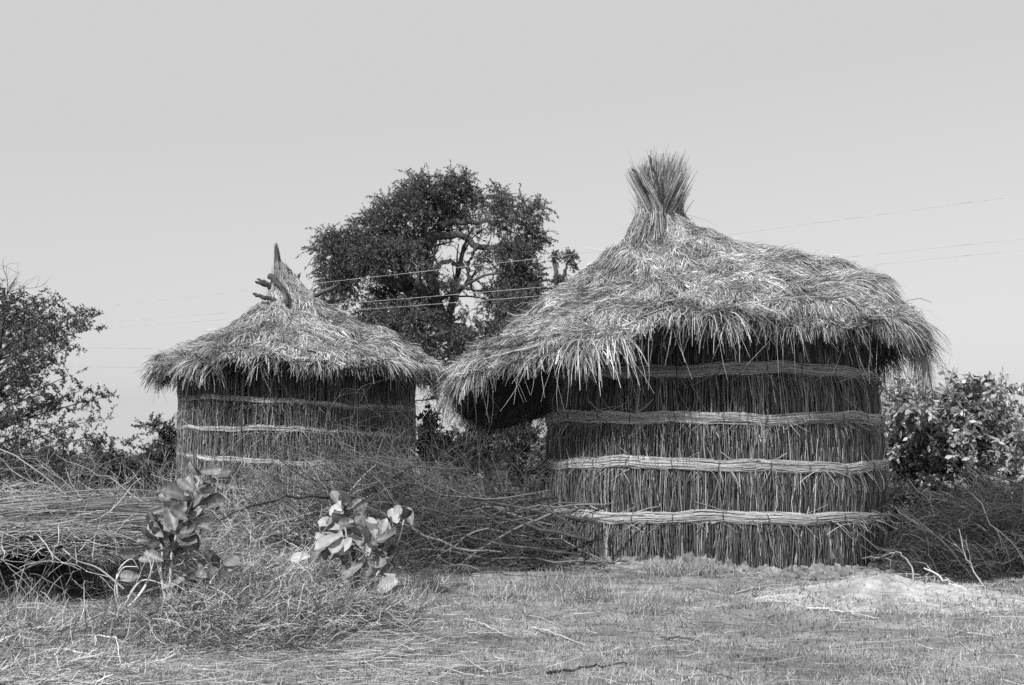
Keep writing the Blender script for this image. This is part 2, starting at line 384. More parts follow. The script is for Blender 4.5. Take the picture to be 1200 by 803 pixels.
def hut_wall(parent, c, keys, top, bands, tilt, nst, width, light=0.1, base=0.0):
    acc = Acc(); bz = np.array(bands)
    def rad(z, a, zt):
        # cinched at each band, bulging between
        dd = np.min(np.abs(zt[..., None] - bz), -1)
        return wall_r(z, keys) + np.clip(dd, 0, .35) * .14 + .02 * (noise2(np.degrees(a) / 3, zt * 2) - .5)
    a = rng.random(nst) * TAU; k = front_weight(nst, a); a = a[k]; n = len(a)
    Ls = rng.uniform(.5, 1.9, n); z0 = rng.uniform(-.05, 1, n) * (top - .3); z0 = np.where(rng.random(n) < .3, rng.uniform(-.03, .12, n), z0)
    K = 6; s = np.linspace(0, 1, K)[None]
    lean = rng.normal(size=n) * .045; wild = rng.random(n) < .12; lean = np.where(wild, rng.normal(size=n) * .3, lean)
    z = z0[:, None] + s * Ls[:, None]; ok = z[:, -1] < top + .1
    z = np.minimum(z, top + .1)
    aa = a[:, None] + s * lean[:, None] * Ls[:, None] / 2.5 + np.cumsum(rng.normal(size=(n, K)) * .0056, 1)
    lay = rng.uniform(-.05, .035, n)
    zt = z - tilt * (wall_r(z, keys) * np.cos(aa)) * -1
    r = rad(z, aa, zt) + lay[:, None] + rng.normal(size=(n, K)) * .006
    Pt = np.stack([c[0] + r * np.cos(aa), c[1] + r * np.sin(aa), z + gh(c[0], c[1])], -1)
    tone = np.clip(base + rng.gamma(1.8, .08, n) + (rng.random(n) < light) * rng.uniform(.25, .8, n) + (lay * 2.2), .02, 1)
    V, Q, tn = tubes(Pt, rng.uniform(.5, 1.2, n) * width * .5, tone, 3, (1, .6)); acc.add(V, Q, tn)
    # short loose bits sticking out below the bands
    n = nst // 14; a = rng.uniform(math.pi, TAU, n); zb = bz[rng.integers(0, len(bz), n)]
    d = nrm(np.stack([np.cos(a) * .35, np.sin(a) * .35, -rng.random(n) - .2], -1) + rng.normal(size=(n, 3)) * .45)
    zz = zb - .05 + tilt * -1 * 2.5 * np.cos(a) * -1 * -1
    r = wall_r(zz, keys) + .05; S0 = np.stack([c[0] + r * np.cos(a), c[1] + r * np.sin(a), zz], -1); Ls = rng.uniform(.08, .38, n); pts = [S0]
    for q in range(4): pts.append(pts[-1] + d * (Ls / 4)[:, None]); d = nrm(d + rng.normal(size=(n, 3)) * .12 + np.array([0, 0, -.1]))
    Pt = np.stack(pts, 1)
    # keep outside the wall
    rel = Pt[..., :2] - np.array(c); rl = np.linalg.norm(rel, axis=-1, keepdims=True); mn = wall_r(Pt[..., 2:3], keys) + .05
    Pt[..., :2] = np.array(c) + rel / rl * np.maximum(rl, mn)
    V, Q, tn = tubes(Pt, width * .4, rng.uniform(.15, .85, n)); acc.add(V, Q, tn)
    wall = acc.build('stalk_wall', M_WALL, parent)
    # dark backing sheet behind the stalks
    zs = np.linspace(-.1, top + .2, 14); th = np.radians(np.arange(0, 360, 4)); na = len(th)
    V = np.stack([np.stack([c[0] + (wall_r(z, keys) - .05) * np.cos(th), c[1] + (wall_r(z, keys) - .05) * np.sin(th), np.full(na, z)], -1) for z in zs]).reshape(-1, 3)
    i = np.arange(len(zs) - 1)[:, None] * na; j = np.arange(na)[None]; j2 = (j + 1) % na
    mk('wall_backing', V, np.stack([i + j, i + j2, i + na + j2, i + na + j], -1).reshape(-1, 4), M_WALLB, parent)

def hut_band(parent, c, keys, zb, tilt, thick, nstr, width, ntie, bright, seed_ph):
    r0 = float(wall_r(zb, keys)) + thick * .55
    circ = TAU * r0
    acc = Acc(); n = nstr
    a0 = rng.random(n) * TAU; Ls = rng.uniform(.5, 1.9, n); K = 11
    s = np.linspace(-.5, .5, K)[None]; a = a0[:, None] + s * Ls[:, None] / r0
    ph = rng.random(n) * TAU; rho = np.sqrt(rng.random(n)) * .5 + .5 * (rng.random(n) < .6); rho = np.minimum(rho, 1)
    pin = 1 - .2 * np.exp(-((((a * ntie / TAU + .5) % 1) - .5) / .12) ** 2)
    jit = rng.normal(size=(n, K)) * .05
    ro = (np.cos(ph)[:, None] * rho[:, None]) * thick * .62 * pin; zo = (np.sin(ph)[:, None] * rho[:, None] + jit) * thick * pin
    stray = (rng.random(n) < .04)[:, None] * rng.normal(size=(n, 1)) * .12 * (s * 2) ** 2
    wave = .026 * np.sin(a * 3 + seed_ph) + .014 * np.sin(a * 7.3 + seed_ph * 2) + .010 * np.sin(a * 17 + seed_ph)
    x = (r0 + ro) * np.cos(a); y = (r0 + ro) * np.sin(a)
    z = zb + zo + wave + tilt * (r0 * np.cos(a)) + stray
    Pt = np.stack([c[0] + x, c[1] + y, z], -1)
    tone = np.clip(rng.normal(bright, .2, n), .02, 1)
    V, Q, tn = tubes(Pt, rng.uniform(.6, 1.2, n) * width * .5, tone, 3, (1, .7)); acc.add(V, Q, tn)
    band = acc.build('reed_band', M_BAND, parent)
    # inner core so that it is never see-through
    for k in range(ntie):
        ak = (k + rng.normal() * .06) * TAU / ntie
        if math.sin(ak) > .45: continue
        w_ = .026 * math.sin(ak * 3 + seed_ph) + .014 * math.sin(ak * 7.3 + seed_ph * 2) + .01 * math.sin(ak * 17 + seed_ph)
        p = np.linspace(0, TAU, 13)
        tr = rng.normal() * .03; A2 = Acc()
        for q in range(1):
            rr = r0 + np.cos(p) * thick * .62; aa = ak + (q - .5) * .008 + np.sin(p) * tr * .2
            zt = zb + np.sin(p) * thick * .74 + w_ + tilt * r0 * math.cos(ak)
            Pt = np.stack([c[0] + rr * np.cos(aa), c[1] + rr * np.sin(aa), zt], -1)[None]
            V, Q, tn = tubes(Pt, .006, .3, 4, (1, 1)); A2.add(V, Q, tn)
        A2.build('tie', M_TIE, band)
    return band

# ---------------- big hut
C1 = (3.10, 18.6); A1 = (2.26, 18.6)
h1 = empty('thatched_hut', (C1[0], C1[1], 0), 'large round reed-walled hut with shaggy thatch and bushy topknot, the nearer of the two', 'hut', 'thatched round huts')
keys1 = [(-.1, 2.46), (0, 2.48), (.7, 2.51), (1.4, 2.52), (2.1, 2.48), (2.7, 2.40), (3.3, 2.30), (4, 2.15)]
Rp = [(.05, 5.8), (.34, 5.38), (.74, 5.02), (1.55, 4.72), (2.45, 4.46), (3.36, 4.08), (3.88, 3.58), (4.02, 3.22), (4.06, 2.85)]
Lp = [(.05, 5.8), (.32, 5.28), (.56, 4.80), (1.08, 4.32), (1.85, 3.70), (2.5, 3.18), (3.05, 2.78), (3.22, 2.50), (3.28, 2.25)]
Fp = [(.05, 5.8), (.33, 5.26), (.62, 4.70), (1.12, 4.24), (1.85, 3.92), (2.6, 3.68), (3.15, 3.46), (3.4, 3.30), (3.48, 3.02)]
Bp = [(.05, 5.8), (.35, 5.3), (.8, 4.9), (1.45, 4.45), (2.2, 3.95), (2.9, 3.45), (3.4, 3.0), (3.6, 2.75), (3.7, 2.5)]
mixp = lambda a, b, k=.5: [(p[0] * (1 - k) + q[0] * k, p[1] * (1 - k) + q[1] * k) for p, q in zip(a, b)]
def adj(p, drs, dzs):
    n = len(p); return [(r + drs * (i / (n - 1)) ** 2, z + dzs * (i / (n - 1)) ** 2) for i, (r, z) in enumerate(p)]
prof1 = {0: Rp, 45: mixp(Rp, Bp), 90: Bp, 135: adj(mixp(Bp, Lp), .05, -.75), 180: Lp, 225: adj(mixp(Lp, Fp), -.02, -.05), 270: Fp, 315: adj(mixp(Fp, Rp), .0, .12)}
R1 = Roof(A1, prof1)
roof_thatch(R1, h1, 11500, 14, .0082, (.18, .5), 3.45, C1, 2.35, 900, 130, .8)
hut_wall(h1, C1, keys1, 3.4, [.71, 1.42, 2.07, 2.72, 3.3], 0.0, 16000, .0135, .12)
for k, (zb, br) in enumerate([(.71, .66), (1.42, .64), (2.07, .56), (2.72, .5), (3.28, .4)]):  # upper bands darker: eave shade put into their tone
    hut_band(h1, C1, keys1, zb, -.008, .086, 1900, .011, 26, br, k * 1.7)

def topknot(parent, name, base, top, r0, r1, n, width, up_spread):
    base = np.array(base); top = np.array(top); acc = Acc()
    a = rng.random(n) * TAU; q = np.sqrt(rng.random(n)); K = 6
    s = np.linspace(0, 1, K)[None, :, None]
    H = rng.uniform(.55, 1.05, n)
    axis_ = (top - base); h0 = (rng.random(n) ** 1.5 * .45)[:, None, None]
    dirr = np.stack([np.cos(a), np.sin(a), 0 * a], -1)
    s = h0 + s * (1 - h0)
    waist = (r0 * (1 - s) ** 2.6 + r1 * .78 * (1 - (1 - s) ** 3) + r1 * .22 * s ** 3) * (1 + .3 * np.sin(a * 3 + 1) + .15 * np.sin(a * 7))[:, None, None]
    Pt = base + axis_ * s * H[:, None, None] + dirr[:, None] * q[:, None, None] * waist + rng.normal(size=(n, 1, 3)) * up_spread * 1.3 * s ** 2
    V, Q, tn = ribbons(Pt, rng.uniform(.6, 1.3, n) * width, np.clip(rng.normal(.40, .2, n), .03, 1), up=dirr, jit=.5); acc.add(V, Q, tn)
    return acc.build(name, M_THATCH, parent)
topknot(h1, 'topknot', P(768, 292, 18.6), P(774, 199, 18.6), .62, .28, 3400, .011, .09)
# tilted tufts inside the topknot
def sheaf(parent, p0, p1, r0, r1, n, width, tone, name='tuft', m=None):
    p0 = np.array(p0, float); p1 = np.array(p1, float)
    off0 = rng.normal(size=(n, 3)) * r0; off1 = off0 * (r1 / max(r0, 1e-6)) + rng.normal(size=(n, 3)) * r1 * .3
    K = 5; s = np.linspace(0, 1, K)[None, :, None]; H = rng.uniform(.6, 1.08, n)[:, None, None]
    Pt = (p0 + off0[:, None]) * (1 - s * H) + (p1 + off1[:, None]) * s * H
    V, Q, tn = ribbons(Pt, rng.uniform(.6, 1.3, n) * width, np.clip(rng.normal(tone, .15, n), .02, 1))
    acc = Acc(); acc.add(V, Q, tn)
    return acc.build(name, m or M_THATCH, parent)
sheaf(h1, P(768, 248, 18.3), P(743, 200, 18.2), .06, .07, 260, .012, .3)
sheaf(h1, P(775, 245, 18.4), P(797, 192, 18.3), .07, .10, 320, .012, .42)
sheaf(h1, P(765, 240, 18.5), P(770, 192, 18.4), .07, .10, 300, .012, .36)

def stick(parent, pts, r, m, name='stick', K=12, sides=7, wob=.01, taper=(1, .5), loc=None):
    p = resample(np.array(pts), K); p[1:-1] += rng.normal(size=(K - 2, 3)) * wob
    rad = r * np.linspace(taper[0], taper[1], K) * (1 + rng.normal(size=K) * .06)
    rad[-1] *= .4
    V, Q, tn = tubes(p[None], rad[None], .5, sides)
    a = Acc(); a.add(V, Q, tn)
    # end caps
    n = len(V); a.add(np.vstack([p[0], V[:sides]]), np.array([[0, 1 + (i + 1) % sides, 1 + i] for i in range(sides)]), .5)
    return a.build(name, m, parent, smooth=True, loc=loc)
stick(h1, [P(775, 235, 18.15), P(768, 206, 18.05), P(760, 182, 18.0)], .028, M_WOOD)
stick(h1, [P(760, 230, 18.15), P(749, 212, 18.0), P(740, 198, 18.0)], .03, M_WOOD)
# poles bound over the thatch above the eave
def on_roof(R, keys, lift=.06, K=30):
    t = np.interp(np.linspace(0, 1, K), np.linspace(0, 1, len(keys)), [k[0] for k in keys]); a = np.radians(np.interp(np.linspace(0, 1, K), np.linspace(0, 1, len(keys)), [k[1] for k in keys]))
    q_ = R.ev(t * R.trim, a) + R.ev(t * R.trim, a, R.Nn) * lift
    return resample(q_[[0, K // 3, 2 * K // 3, K - 1]], K)
stick(h1, on_roof(R1, [(.97, 218), (.95, 240), (.93, 266)], .11), .013, M_STICK, 'eave_pole', 26, 6, .006, (1, .7))
stick(h1, on_roof(R1, [(.93, 258), (.90, 282), (.90, 306)], .11), .013, M_STICK, 'eave_pole', 26, 6, .006, (1, .7))
stick(h1, on_roof(R1, [(.86, 200), (.90, 218), (.91, 236)], .09), .018, M_WOOD, 'eave_pole', 26, 6, .008, (1, .6))

# mud banked against the foot of the wall
def mud_ring(parent, c, r, a0, a1, hgt, wd, n=620):
    th = np.linspace(math.radians(a0), math.radians(a1), n); K = 22
    s = np.linspace(0, 1, K)
    rows = []
    for i_, t in enumerate(th):
        e = math.sin(math.pi * i_ / (n - 1)) ** .4
        hh = hgt * e * (.35 + 1.2 * noise2(t * 9, 3.) ** 1.5 + .5 * noise2(t * 31, 9.)); ww = wd * (.6 + .8 * noise2(t * 7, 1.))
        z = hh * (np.cos(s * math.pi) * .5 + .5) ** .8 + ((noise2(t * 55 + 0 * s, s * 5) - .5) * .12 + np.abs(noise2(t * 130 + 0 * s, s * 12) - .5) * .09) * (s < .9) * e
        rr = r - .05 + s * ww + (noise2(t * 45 + 0 * s, s * 6 + 3) - .5) * .07
        x = c[0] + rr * math.cos(t); y = c[1] + rr * math.sin(t)
        rows.append(np.stack([x, y, np.where(s > .93, -.06, z) + gh(x, y)], -1))
    V = np.concatenate(rows); i = np.arange(n - 1)[:, None] * K; j = np.arange(K - 1)[None]
    return mk('mud_bank', V, np.stack([i + j, i + K + j, i + K + j + 1, i + j + 1], -1).reshape(-1, 4), M_MUD, parent, smooth=True)
mud_ring(h1, C1, 2.52, 196, 350, .09, .38)
acc = Acc(); u_ = np.linspace(0, math.pi, 9); v_ = np.linspace(0, TAU, 13)[:-1]
for k in range(1100):
    a = math.radians(rng.uniform(198, 348)); sz = min(.055, .012 + rng.gamma(1.5, .010)) * (1.25 if noise2(a * 6, 2.) > .5 else .7); rr = 2.54 + rng.uniform(-.02, .5)
    c = np.array([C1[0] + rr * math.cos(a), C1[1] + rr * math.sin(a), 0]); c[2] = gh(c[0], c[1]) + sz * .25 + max(0, .09 * (1 - (rr - 2.5) / .4)) * noise2(a * 9, 3.)
    U, Vv = np.meshgrid(u_, v_, indexing='ij'); o1, o2 = rng.uniform(0, 50, 2)
    rad_ = sz * (.62 + .9 * noise2(U * 2.2 + o1, np.sin(Vv) * 1.4 + o2) + .55 * noise2(U * 4 + o2, np.cos(Vv) * 4 + o1))
    V = c + np.stack([rad_ * np.sin(U) * np.cos(Vv) * 1.2, rad_ * np.sin(U) * np.sin(Vv), rad_ * np.cos(U) * .6], -1).reshape(-1, 3)
    i = np.arange(8)[:, None] * 12; j = np.arange(12)[None]; j2 = (j + 1) % 12
    acc.add(V, np.stack([i + j, i + 12 + j, i + 12 + j2, i + j2], -1).reshape(-1, 4), .5)
acc.build('mud_clods', M_MUD, h1, smooth=True)

# ---------------- small (farther) hut
C2 = (-4.46, 25.0); A2 = (-4.91, 25.0)
h2 = empty('thatched_hut', (C2[0], C2[1], 0), 'smaller, farther thatched hut with pointed roof and dark sticks at its peak', 'hut', 'thatched round huts')
keys2 = [(-.1, 2.38), (1, 2.38), (2, 2.38), (3, 2.36), (4, 2.3)]
L2 = [(.03, 5.62), (.12, 5.25), (.27, 4.70), (.85, 4.18), (1.5, 3.78), (2.02, 3.48), (2.28, 3.32), (2.42, 3.22), (2.5, 3.08)]
Rr2 = [(.03, 5.62), (.25, 5.37), (.69, 4.85), (1.28, 4.45), (1.93, 4.10), (2.7, 3.75), (3.25, 3.42), (3.5, 3.18), (3.58, 2.92)]
F2 = [(.03, 5.62), (.16, 5.25), (.38, 4.75), (.95, 4.25), (1.65, 3.88), (2.35, 3.62), (2.8, 3.44), (3.0, 3.34), (3.08, 3.1)]
prof2 = {0: Rr2, 45: mixp(Rr2, F2), 90: F2, 135: mixp(F2, L2), 180: L2, 225: mixp(F2, L2), 270: F2, 315: mixp(F2, Rr2)}
R2 = Roof(A2, prof2)
roof_thatch(R2, h2, 6800, 13, .0105, (.2, .5), 3.35, C2, 2.3, 430, 20, -.1)
hut_wall(h2, C2, keys2, 3.15, [.87, 1.44, 2.03, 2.57], -.045, 10000, .016, .10, .05)
for k, (zb, br) in enumerate([(.87, .5), (1.44, .68), (2.02, .6), (2.57, .52)]):  # tone drops towards the eave, its shade painted in
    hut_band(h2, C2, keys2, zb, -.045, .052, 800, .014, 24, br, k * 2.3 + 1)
sheaf(h2, P(327, 332, 25), P(324, 288, 25), .04, .018, 260, .016, .22, 'finial')
sheaf(h2, P(330, 350, 24.95), P(328, 312, 24.95), .11, .06, 360, .016, .40, 'finial')
for pts, r in [([P(322, 352, 24.6), P(306, 348, 24.5), P(296, 344, 24.5)], .05), ([P(322, 342, 24.9), P(310, 335, 24.8), P(299, 330, 24.7)], .05),
               ([P(322, 336, 24.9), P(312, 331, 24.9), P(301, 327, 24.9)], .04),
               ([P(316, 324, 24.7), P(322, 327, 24.6), P(329, 335, 24.5), P(333, 346, 24.4), P(337, 358, 24.25)], .07),
               ([P(343, 334, 25.), P(348, 328, 25.), P(352, 320, 25.)], .045),
               ([P(345, 352, 25.1), P(363, 347, 24.9), P(378, 343, 24.9), P(396, 334, 24.9)], .06)]:
    stick(h2, pts, r, M_WOOD, 'roof_stick', 9, 7, .012, (1, .7))

# ------------------------------------------------------------------ vegetation helpers
def grow(Pp, rad, nch, lf, spread, K=6, start=.15, grav=0., curl=.16):
    """children twigs from parent paths"""
    n, Kp, _ = Pp.shape
    idx = np.repeat(np.arange(n), nch); m = len(idx)
    u = rng.uniform(start, 1, m) * (Kp - 1.001); i = u.astype(int); f = (u - i)[:, None]
    S = Pp[idx, i] * (1 - f) + Pp[idx, i + 1] * f
    T = nrm(Pp[idx, i + 1] - Pp[idx, i])
    plen = np.linalg.norm(np.diff(Pp, axis=1), axis=-1).sum(1)[idx]
    d = nrm(T + rng.normal(size=(m, 3)) * spread); Ls = plen * rng.uniform(*lf, m); pts = [S]
    for q in range(K - 1):
        pts.append(pts[-1] + d * (Ls / (K - 1))[:, None]); d = nrm(d + rng.normal(size=(m, 3)) * curl + np.array([0, 0, grav]))
    rp = rad[idx] * (1 - .6 * u / Kp) * rng.uniform(.4, .65, m)
    return np.stack(pts, 1), rp

def walk(S, D, Ls, K, curl, grav=0.):
    pts = [S]; d = nrm(D)
    for q in range(K - 1):
        pts.append(pts[-1] + d * (Ls / (K - 1))[:, None]); d = nrm(d + rng.normal(size=d.shape) * curl + np.array([0, 0, grav]))
    return np.stack(pts, 1)

def leaf_quads(S, D, ln, wd, tone, fold=None):
    """rhombic leaves: base S, direction D, random roll"""
    n = len(S); D = nrm(D); sd = nrm(np.cross(D, rng.normal(size=(n, 3))))
    ln = np.asarray(ln).reshape(-1, 1) * np.ones((n, 1)); wd = np.asarray(wd).reshape(-1, 1) * np.ones((n, 1))
    V = np.stack([S, S + D * ln * .55 + sd * wd * .5, S + D * ln, S + D * ln * .55 - sd * wd * .5], 1)
    b = np.arange(n)[:, None] * 4
    return V.reshape(-1, 3), b + np.arange(4)[None], np.repeat(tone, 4)

def foliage(acc_leaf, acc_twig, blobs, tw_len, nleaf, ll, lw, droop, up=.35, base_tone=.45, twr=.012, holes=0.):
    """blobs: (centre(3), radii(3), ntwigs)"""
    for c, rd, nt_ in blobs:
        c = np.array(c); rd = np.array(rd)
        u = nrm(rng.normal(size=(nt_, 3))) * (rng.random((nt_, 1)) ** .45)
        S = c + u * rd * .85
        if holes > 0:
            k = noise2(S[:, 0] * .9 / rd.mean() * 1.5 + 11, S[:, 2] * .9 / rd.mean() * 1.5) > holes; S = S[k]; u = u[k]
        n = len(S); D = nrm(u + np.array([0, 0, up]) + rng.normal(size=(n, 3)) * .6)
        Pt = walk(S, D, tw_len * rng.uniform(.5, 1.3, n), 7, .18, -droop)
        V, Q, tn = tubes(Pt, twr, rng.uniform(.1, .5, n), 3, (1, .3)); acc_twig.add(V, Q, tn)
        T = tangents(Pt)
        uu = rng.uniform(.1, 1, (n, nleaf)) * 5.999; i = uu.astype(int); f = (uu - i)[..., None]; r_ = np.arange(n)[:, None]
        B = (Pt[r_, i] * (1 - f) + Pt[r_, i + 1] * f).reshape(-1, 3); TT = T[r_, i].reshape(-1, 3)
        D2 = nrm(TT * .5 + rng.normal(size=B.shape) * .7 + np.array([0, 0, -.15]))
        tone = np.clip(np.repeat(rng.normal(base_tone, .15, n), nleaf) + rng.normal(size=n * nleaf) * .15, .02, 1)
        V, Q, tn = leaf_quads(B, D2, rng.uniform(.6, 1.3, len(B)) * ll, rng.uniform(.6, 1.3, len(B)) * lw, tone); acc_leaf.add(V, Q, tn)

def plant(name, base, label, cat, limbs, blobs, tw_len, nleaf, ll, lw, droop, leafmat, group=None, up=.35, tone=.45, twr=.012, sub=4, holes=0., barkm=None, trunkname='trunk', crownname='crown'):
    o = empty(name, base, label, cat, group)
    at = Acc(); K = 14
    for pts, r0, r1 in limbs:
        p = resample(np.array(pts), K); p[1:] += rng.normal(size=(K - 1, 3)) * r0 * .35
        V, Q, tn = tubes(p[None], np.linspace(r0, r1, K)[None], .5, 8); at.add(V, Q, tn)
        if sub:
            c1, rr = grow(p[None], np.array([r0 * .5 + r1 * .3]), sub, (.2, .45), .8, grav=-.02)
            V, Q, tn = tubes(c1, rr, .4, 5); at.add(V, Q, tn)
            c2, rr2 = grow(c1, rr, 4, (.3, .6), .8, grav=-.04)
            V, Q, tn = tubes(c2, rr2, .4, 3); at.add(V, Q, tn)
    al, atw = Acc(), at
    foliage(al, atw, blobs, tw_len, nleaf, ll, lw, droop, up, tone, twr, holes)
    at.build(trunkname, barkm or M_BARK, o, smooth=True); al.build(crownname, leafmat, o)
    return o

# ---------------- big weeping tree behind the huts
DT = 56.0; pm = DT / F
def Tp(x, y, dy=0.): return P(x, y, DT + dy)
tb = [  # px, py, rx, rz, n, depth offset
    (500, 225, 44, 22, 300, 0), (540, 218, 28, 15, 140, 1), (470, 252, 42, 26, 300, -1), (440, 268, 30, 22, 170, 1), (412, 290, 26, 22, 200, 0), (388, 290, 16, 24, 110, 0),
    (395, 325, 20, 24, 130, 0), (388, 355, 6, 14, 24, 0), (440, 305, 36, 24, 260, -1.5), (478, 290, 32, 28, 260, 0), (520, 255, 26, 26, 170, 1), (555, 238, 20, 16, 90, 1), (582, 234, 16, 14, 70, 0),
    (586, 255, 12, 26, 80, 0), (612, 250, 18, 18, 60, -1), (628, 250, 12, 16, 40, 0), (620, 282, 20, 24, 140, 0), (600, 300, 20, 26, 150, -1), (608, 335, 28, 30, 300, 0), (582, 350, 18, 20, 120, 0),
    (618, 375, 22, 34, 240, 1), (590, 390, 22, 26, 170, 0), (455, 345, 26, 16, 100, 1), (435, 365, 16, 26, 110, 0), (425, 390, 10, 20, 50, -.5), (468, 370, 22, 22, 130, 1), (480, 395, 34, 18, 130, 0), (450, 408, 22, 14, 60, 0),
    (510, 335, 18, 12, 45, 1), (505, 375, 20, 16, 60, -1), (520, 420, 34, 18, 90, 1), (565, 420, 26, 28, 130, 0), (520, 455, 20, 16, 30, 1), (555, 310, 14, 12, 20, 0), (585, 430, 24, 24, 110, -2), (545, 440, 26, 22, 80, -2), (615, 405, 22, 24, 120, -2), (480, 375, 26, 22, 120, -2), (445, 385, 20, 26, 100, -2), (408, 330, 14, 24, 60, 0), (378, 300, 12, 22, 60, 0), (600, 360, 24, 22, 100, -2), (540, 395, 18, 16, 45, -2), (500, 320, 18, 16, 50, -2), (470, 300, 24, 22, 120, -2), (530, 340, 12, 12, 36, -1), (548, 372, 14, 12, 30, -1), (600, 372, 8, 34, 60, -2), (628, 340, 8, 40, 90, -1), (634, 392, 6, 30, 50, -1), (618, 415, 14, 24, 80, -1), (428, 400, 8, 26, 50, -2), (383, 335, 7, 34, 50, -1), (402, 350, 7, 26, 36, -1), (460, 410, 18, 24, 80, -2), (500, 405, 22, 20, 90, -2), (560, 395, 10, 24, 40, -2), (575, 300, 12, 16, 26, 0), (556, 270, 12, 10, 24, 0)]
blobs = [(Tp(x, y, d), (rx * pm * .86, max(rx * pm * .86, 1.1), rz * pm * .86), int(n * 1.3)) for x, y, rx, rz, n, d in tb]
limbs = [([P(600, 575, DT), Tp(590, 500), Tp(572, 440), Tp(545, 400), Tp(520, 370), Tp(495, 345)], .85, .42),
         ([Tp(500, 350), Tp(470, 332), Tp(440, 322), Tp(415, 318), Tp(392, 330)], .36, .1),
         ([Tp(490, 345), Tp(468, 315), Tp(455, 290), Tp(470, 255)], .3, .08),
         ([Tp(515, 365), Tp(505, 320), Tp(495, 275), Tp(505, 235)], .3, .08),
         ([Tp(496, 282), Tp(515, 276), Tp(540, 276), Tp(560, 288), Tp(585, 290)], .22, .12),
         ([Tp(500, 290), Tp(520, 262), Tp(545, 262), Tp(575, 262), Tp(600, 270)], .2, .08),
         ([Tp(560, 288), Tp(552, 300), Tp(548, 320), Tp(556, 345)], .12, .05),
         ([Tp(500, 345), Tp(515, 312), Tp(530, 308), Tp(545, 316)], .14, .08),
         ([Tp(560, 420), Tp(585, 380), Tp(600, 340), Tp(610, 300), Tp(622, 262)], .34, .06),
         ([Tp(575, 445), Tp(600, 410), Tp(615, 385)], .3, .1)]
plant('weeping_tree', P(600, 575, DT) * np.array([1, 1, 0]), 'big spreading tree with drooping crown standing behind the gap between the huts', 'tree', limbs, blobs, .85, 36, .105, .045, .20, M_FOL, tone=.48, twr=.014, sub=6, holes=.20, group=None)
# distant tree top beside the big roof
DS = 66.0; q = DS / F
plant('small_tree', P(655, 560, DS) * np.array([1, 1, 0]), 'distant small tree whose top shows just above the large roof, left slope', 'tree',
      [([P(655, 560, DS), P(652, 450, DS), P(655, 350, DS), P(650, 300, DS)], .3, .1), ([P(654, 340, DS), P(664, 312, DS), P(672, 300, DS)], .14, .05)],
      [(P(650, 302, DS), (4 * q, 5 * q, 5 * q), 22), (P(668, 300, DS), (7 * q, 6 * q, 4 * q), 34), (P(672, 310, DS), (5 * q, 6 * q, 3 * q), 18), (P(656, 332, DS), (12 * q, 12 * q, 6 * q), 60)], .4, 22, .12, .06, .1, M_FOL, twr=.02, sub=0, group=None)

# ---------------- left feathery tree (near)
DL = 19.0; ql = DL / F
lb, ll_ = [], []
trunk0 = P(-40, 640, DL) * np.array([1, 1, 0])
ll_.append(([trunk0, P(-30, 560, DL), P(-10, 470, DL), P(0, 400, DL), P(8, 340, DL)], .12, .03))
tips = [(40, 352, 6), (70, 352, -3), (108, 362, -6), (108, 385, 2), (84, 405, 3), (60, 372, -8), (62, 425, 2), (95, 458, 0), (124, 465, -2), (136, 520, 6), (108, 492, 0), (104, 512, 6), (70, 470, 0), (80, 535, 0), (46, 395, 0), (40, 440, 0), (50, 500, 0), (60, 545, 4), (96, 375, -4), (70, 395, 0), (48, 372, 0), (80, 440, 6),
        (40, 415, 0), (66, 520, 0), (100, 545, 0), (-30, 380, 0), (-70, 420, 0), (-60, 470, 0), (-90, 520, 0), (-20, 330, 0), (15, 345, 0), (10, 380, 0), (20, 430, 0), (15, 480, 0), (20, 530, 0)]
for (tx, ty, dy) in tips:
    y0 = min(ty + rng.uniform(30, 60), 590); x0 = np.interp(y0, [340, 400, 470, 560, 600], [8, 0, -10, -30, -35]); dd = rng.uniform(-1.6, 1.6)
    p0, p1 = P(x0, y0, DL), P(tx, ty, DL + dd); mid = (p0 + p1) / 2 + np.array([0, 0, .05])
    ll_.append(([p0, mid, p1], .018, .005))
    for k in range(5):
        s = .3 + .7 * k / 4; c = p0 * (1 - s) + p1 * s + (np.array([0, 0, .05]) * math.sin(s * 3.1) if k < 4 else 0)
        lb.append((c + rng.normal(size=3) * .03, (.18, .25, .025), 10))
plant('feathery_tree', trunk0, 'feathery small-leaved tree at the left edge of the view, in front of open sky', 'tree', ll_, lb, .22, 18, .055, .022, .05, M_FOL, up=.0, tone=.42, twr=.004, sub=0)
# bare twigs over it
tw = Acc(); s0 = np.repeat(P(8, 345, DL)[None], 6, 0); Pt = walk(s0, np.array([.5, 0, 1.]) + rng.normal(size=(6, 3)) * .35, rng.uniform(.4, .75, 6), 8, .15)
V, Q, tn = tubes(Pt, .007, .4); tw.add(V, Q, tn)
c1, r1 = grow(Pt, np.full(6, .006), 5, (.3, .5), .5); V, Q, tn = tubes(c1, np.maximum(r1, .003), .4); tw.add(V, Q, tn)
tw.build('bare_twig', M_BARK, bpy.data.objects['feathery_tree'])

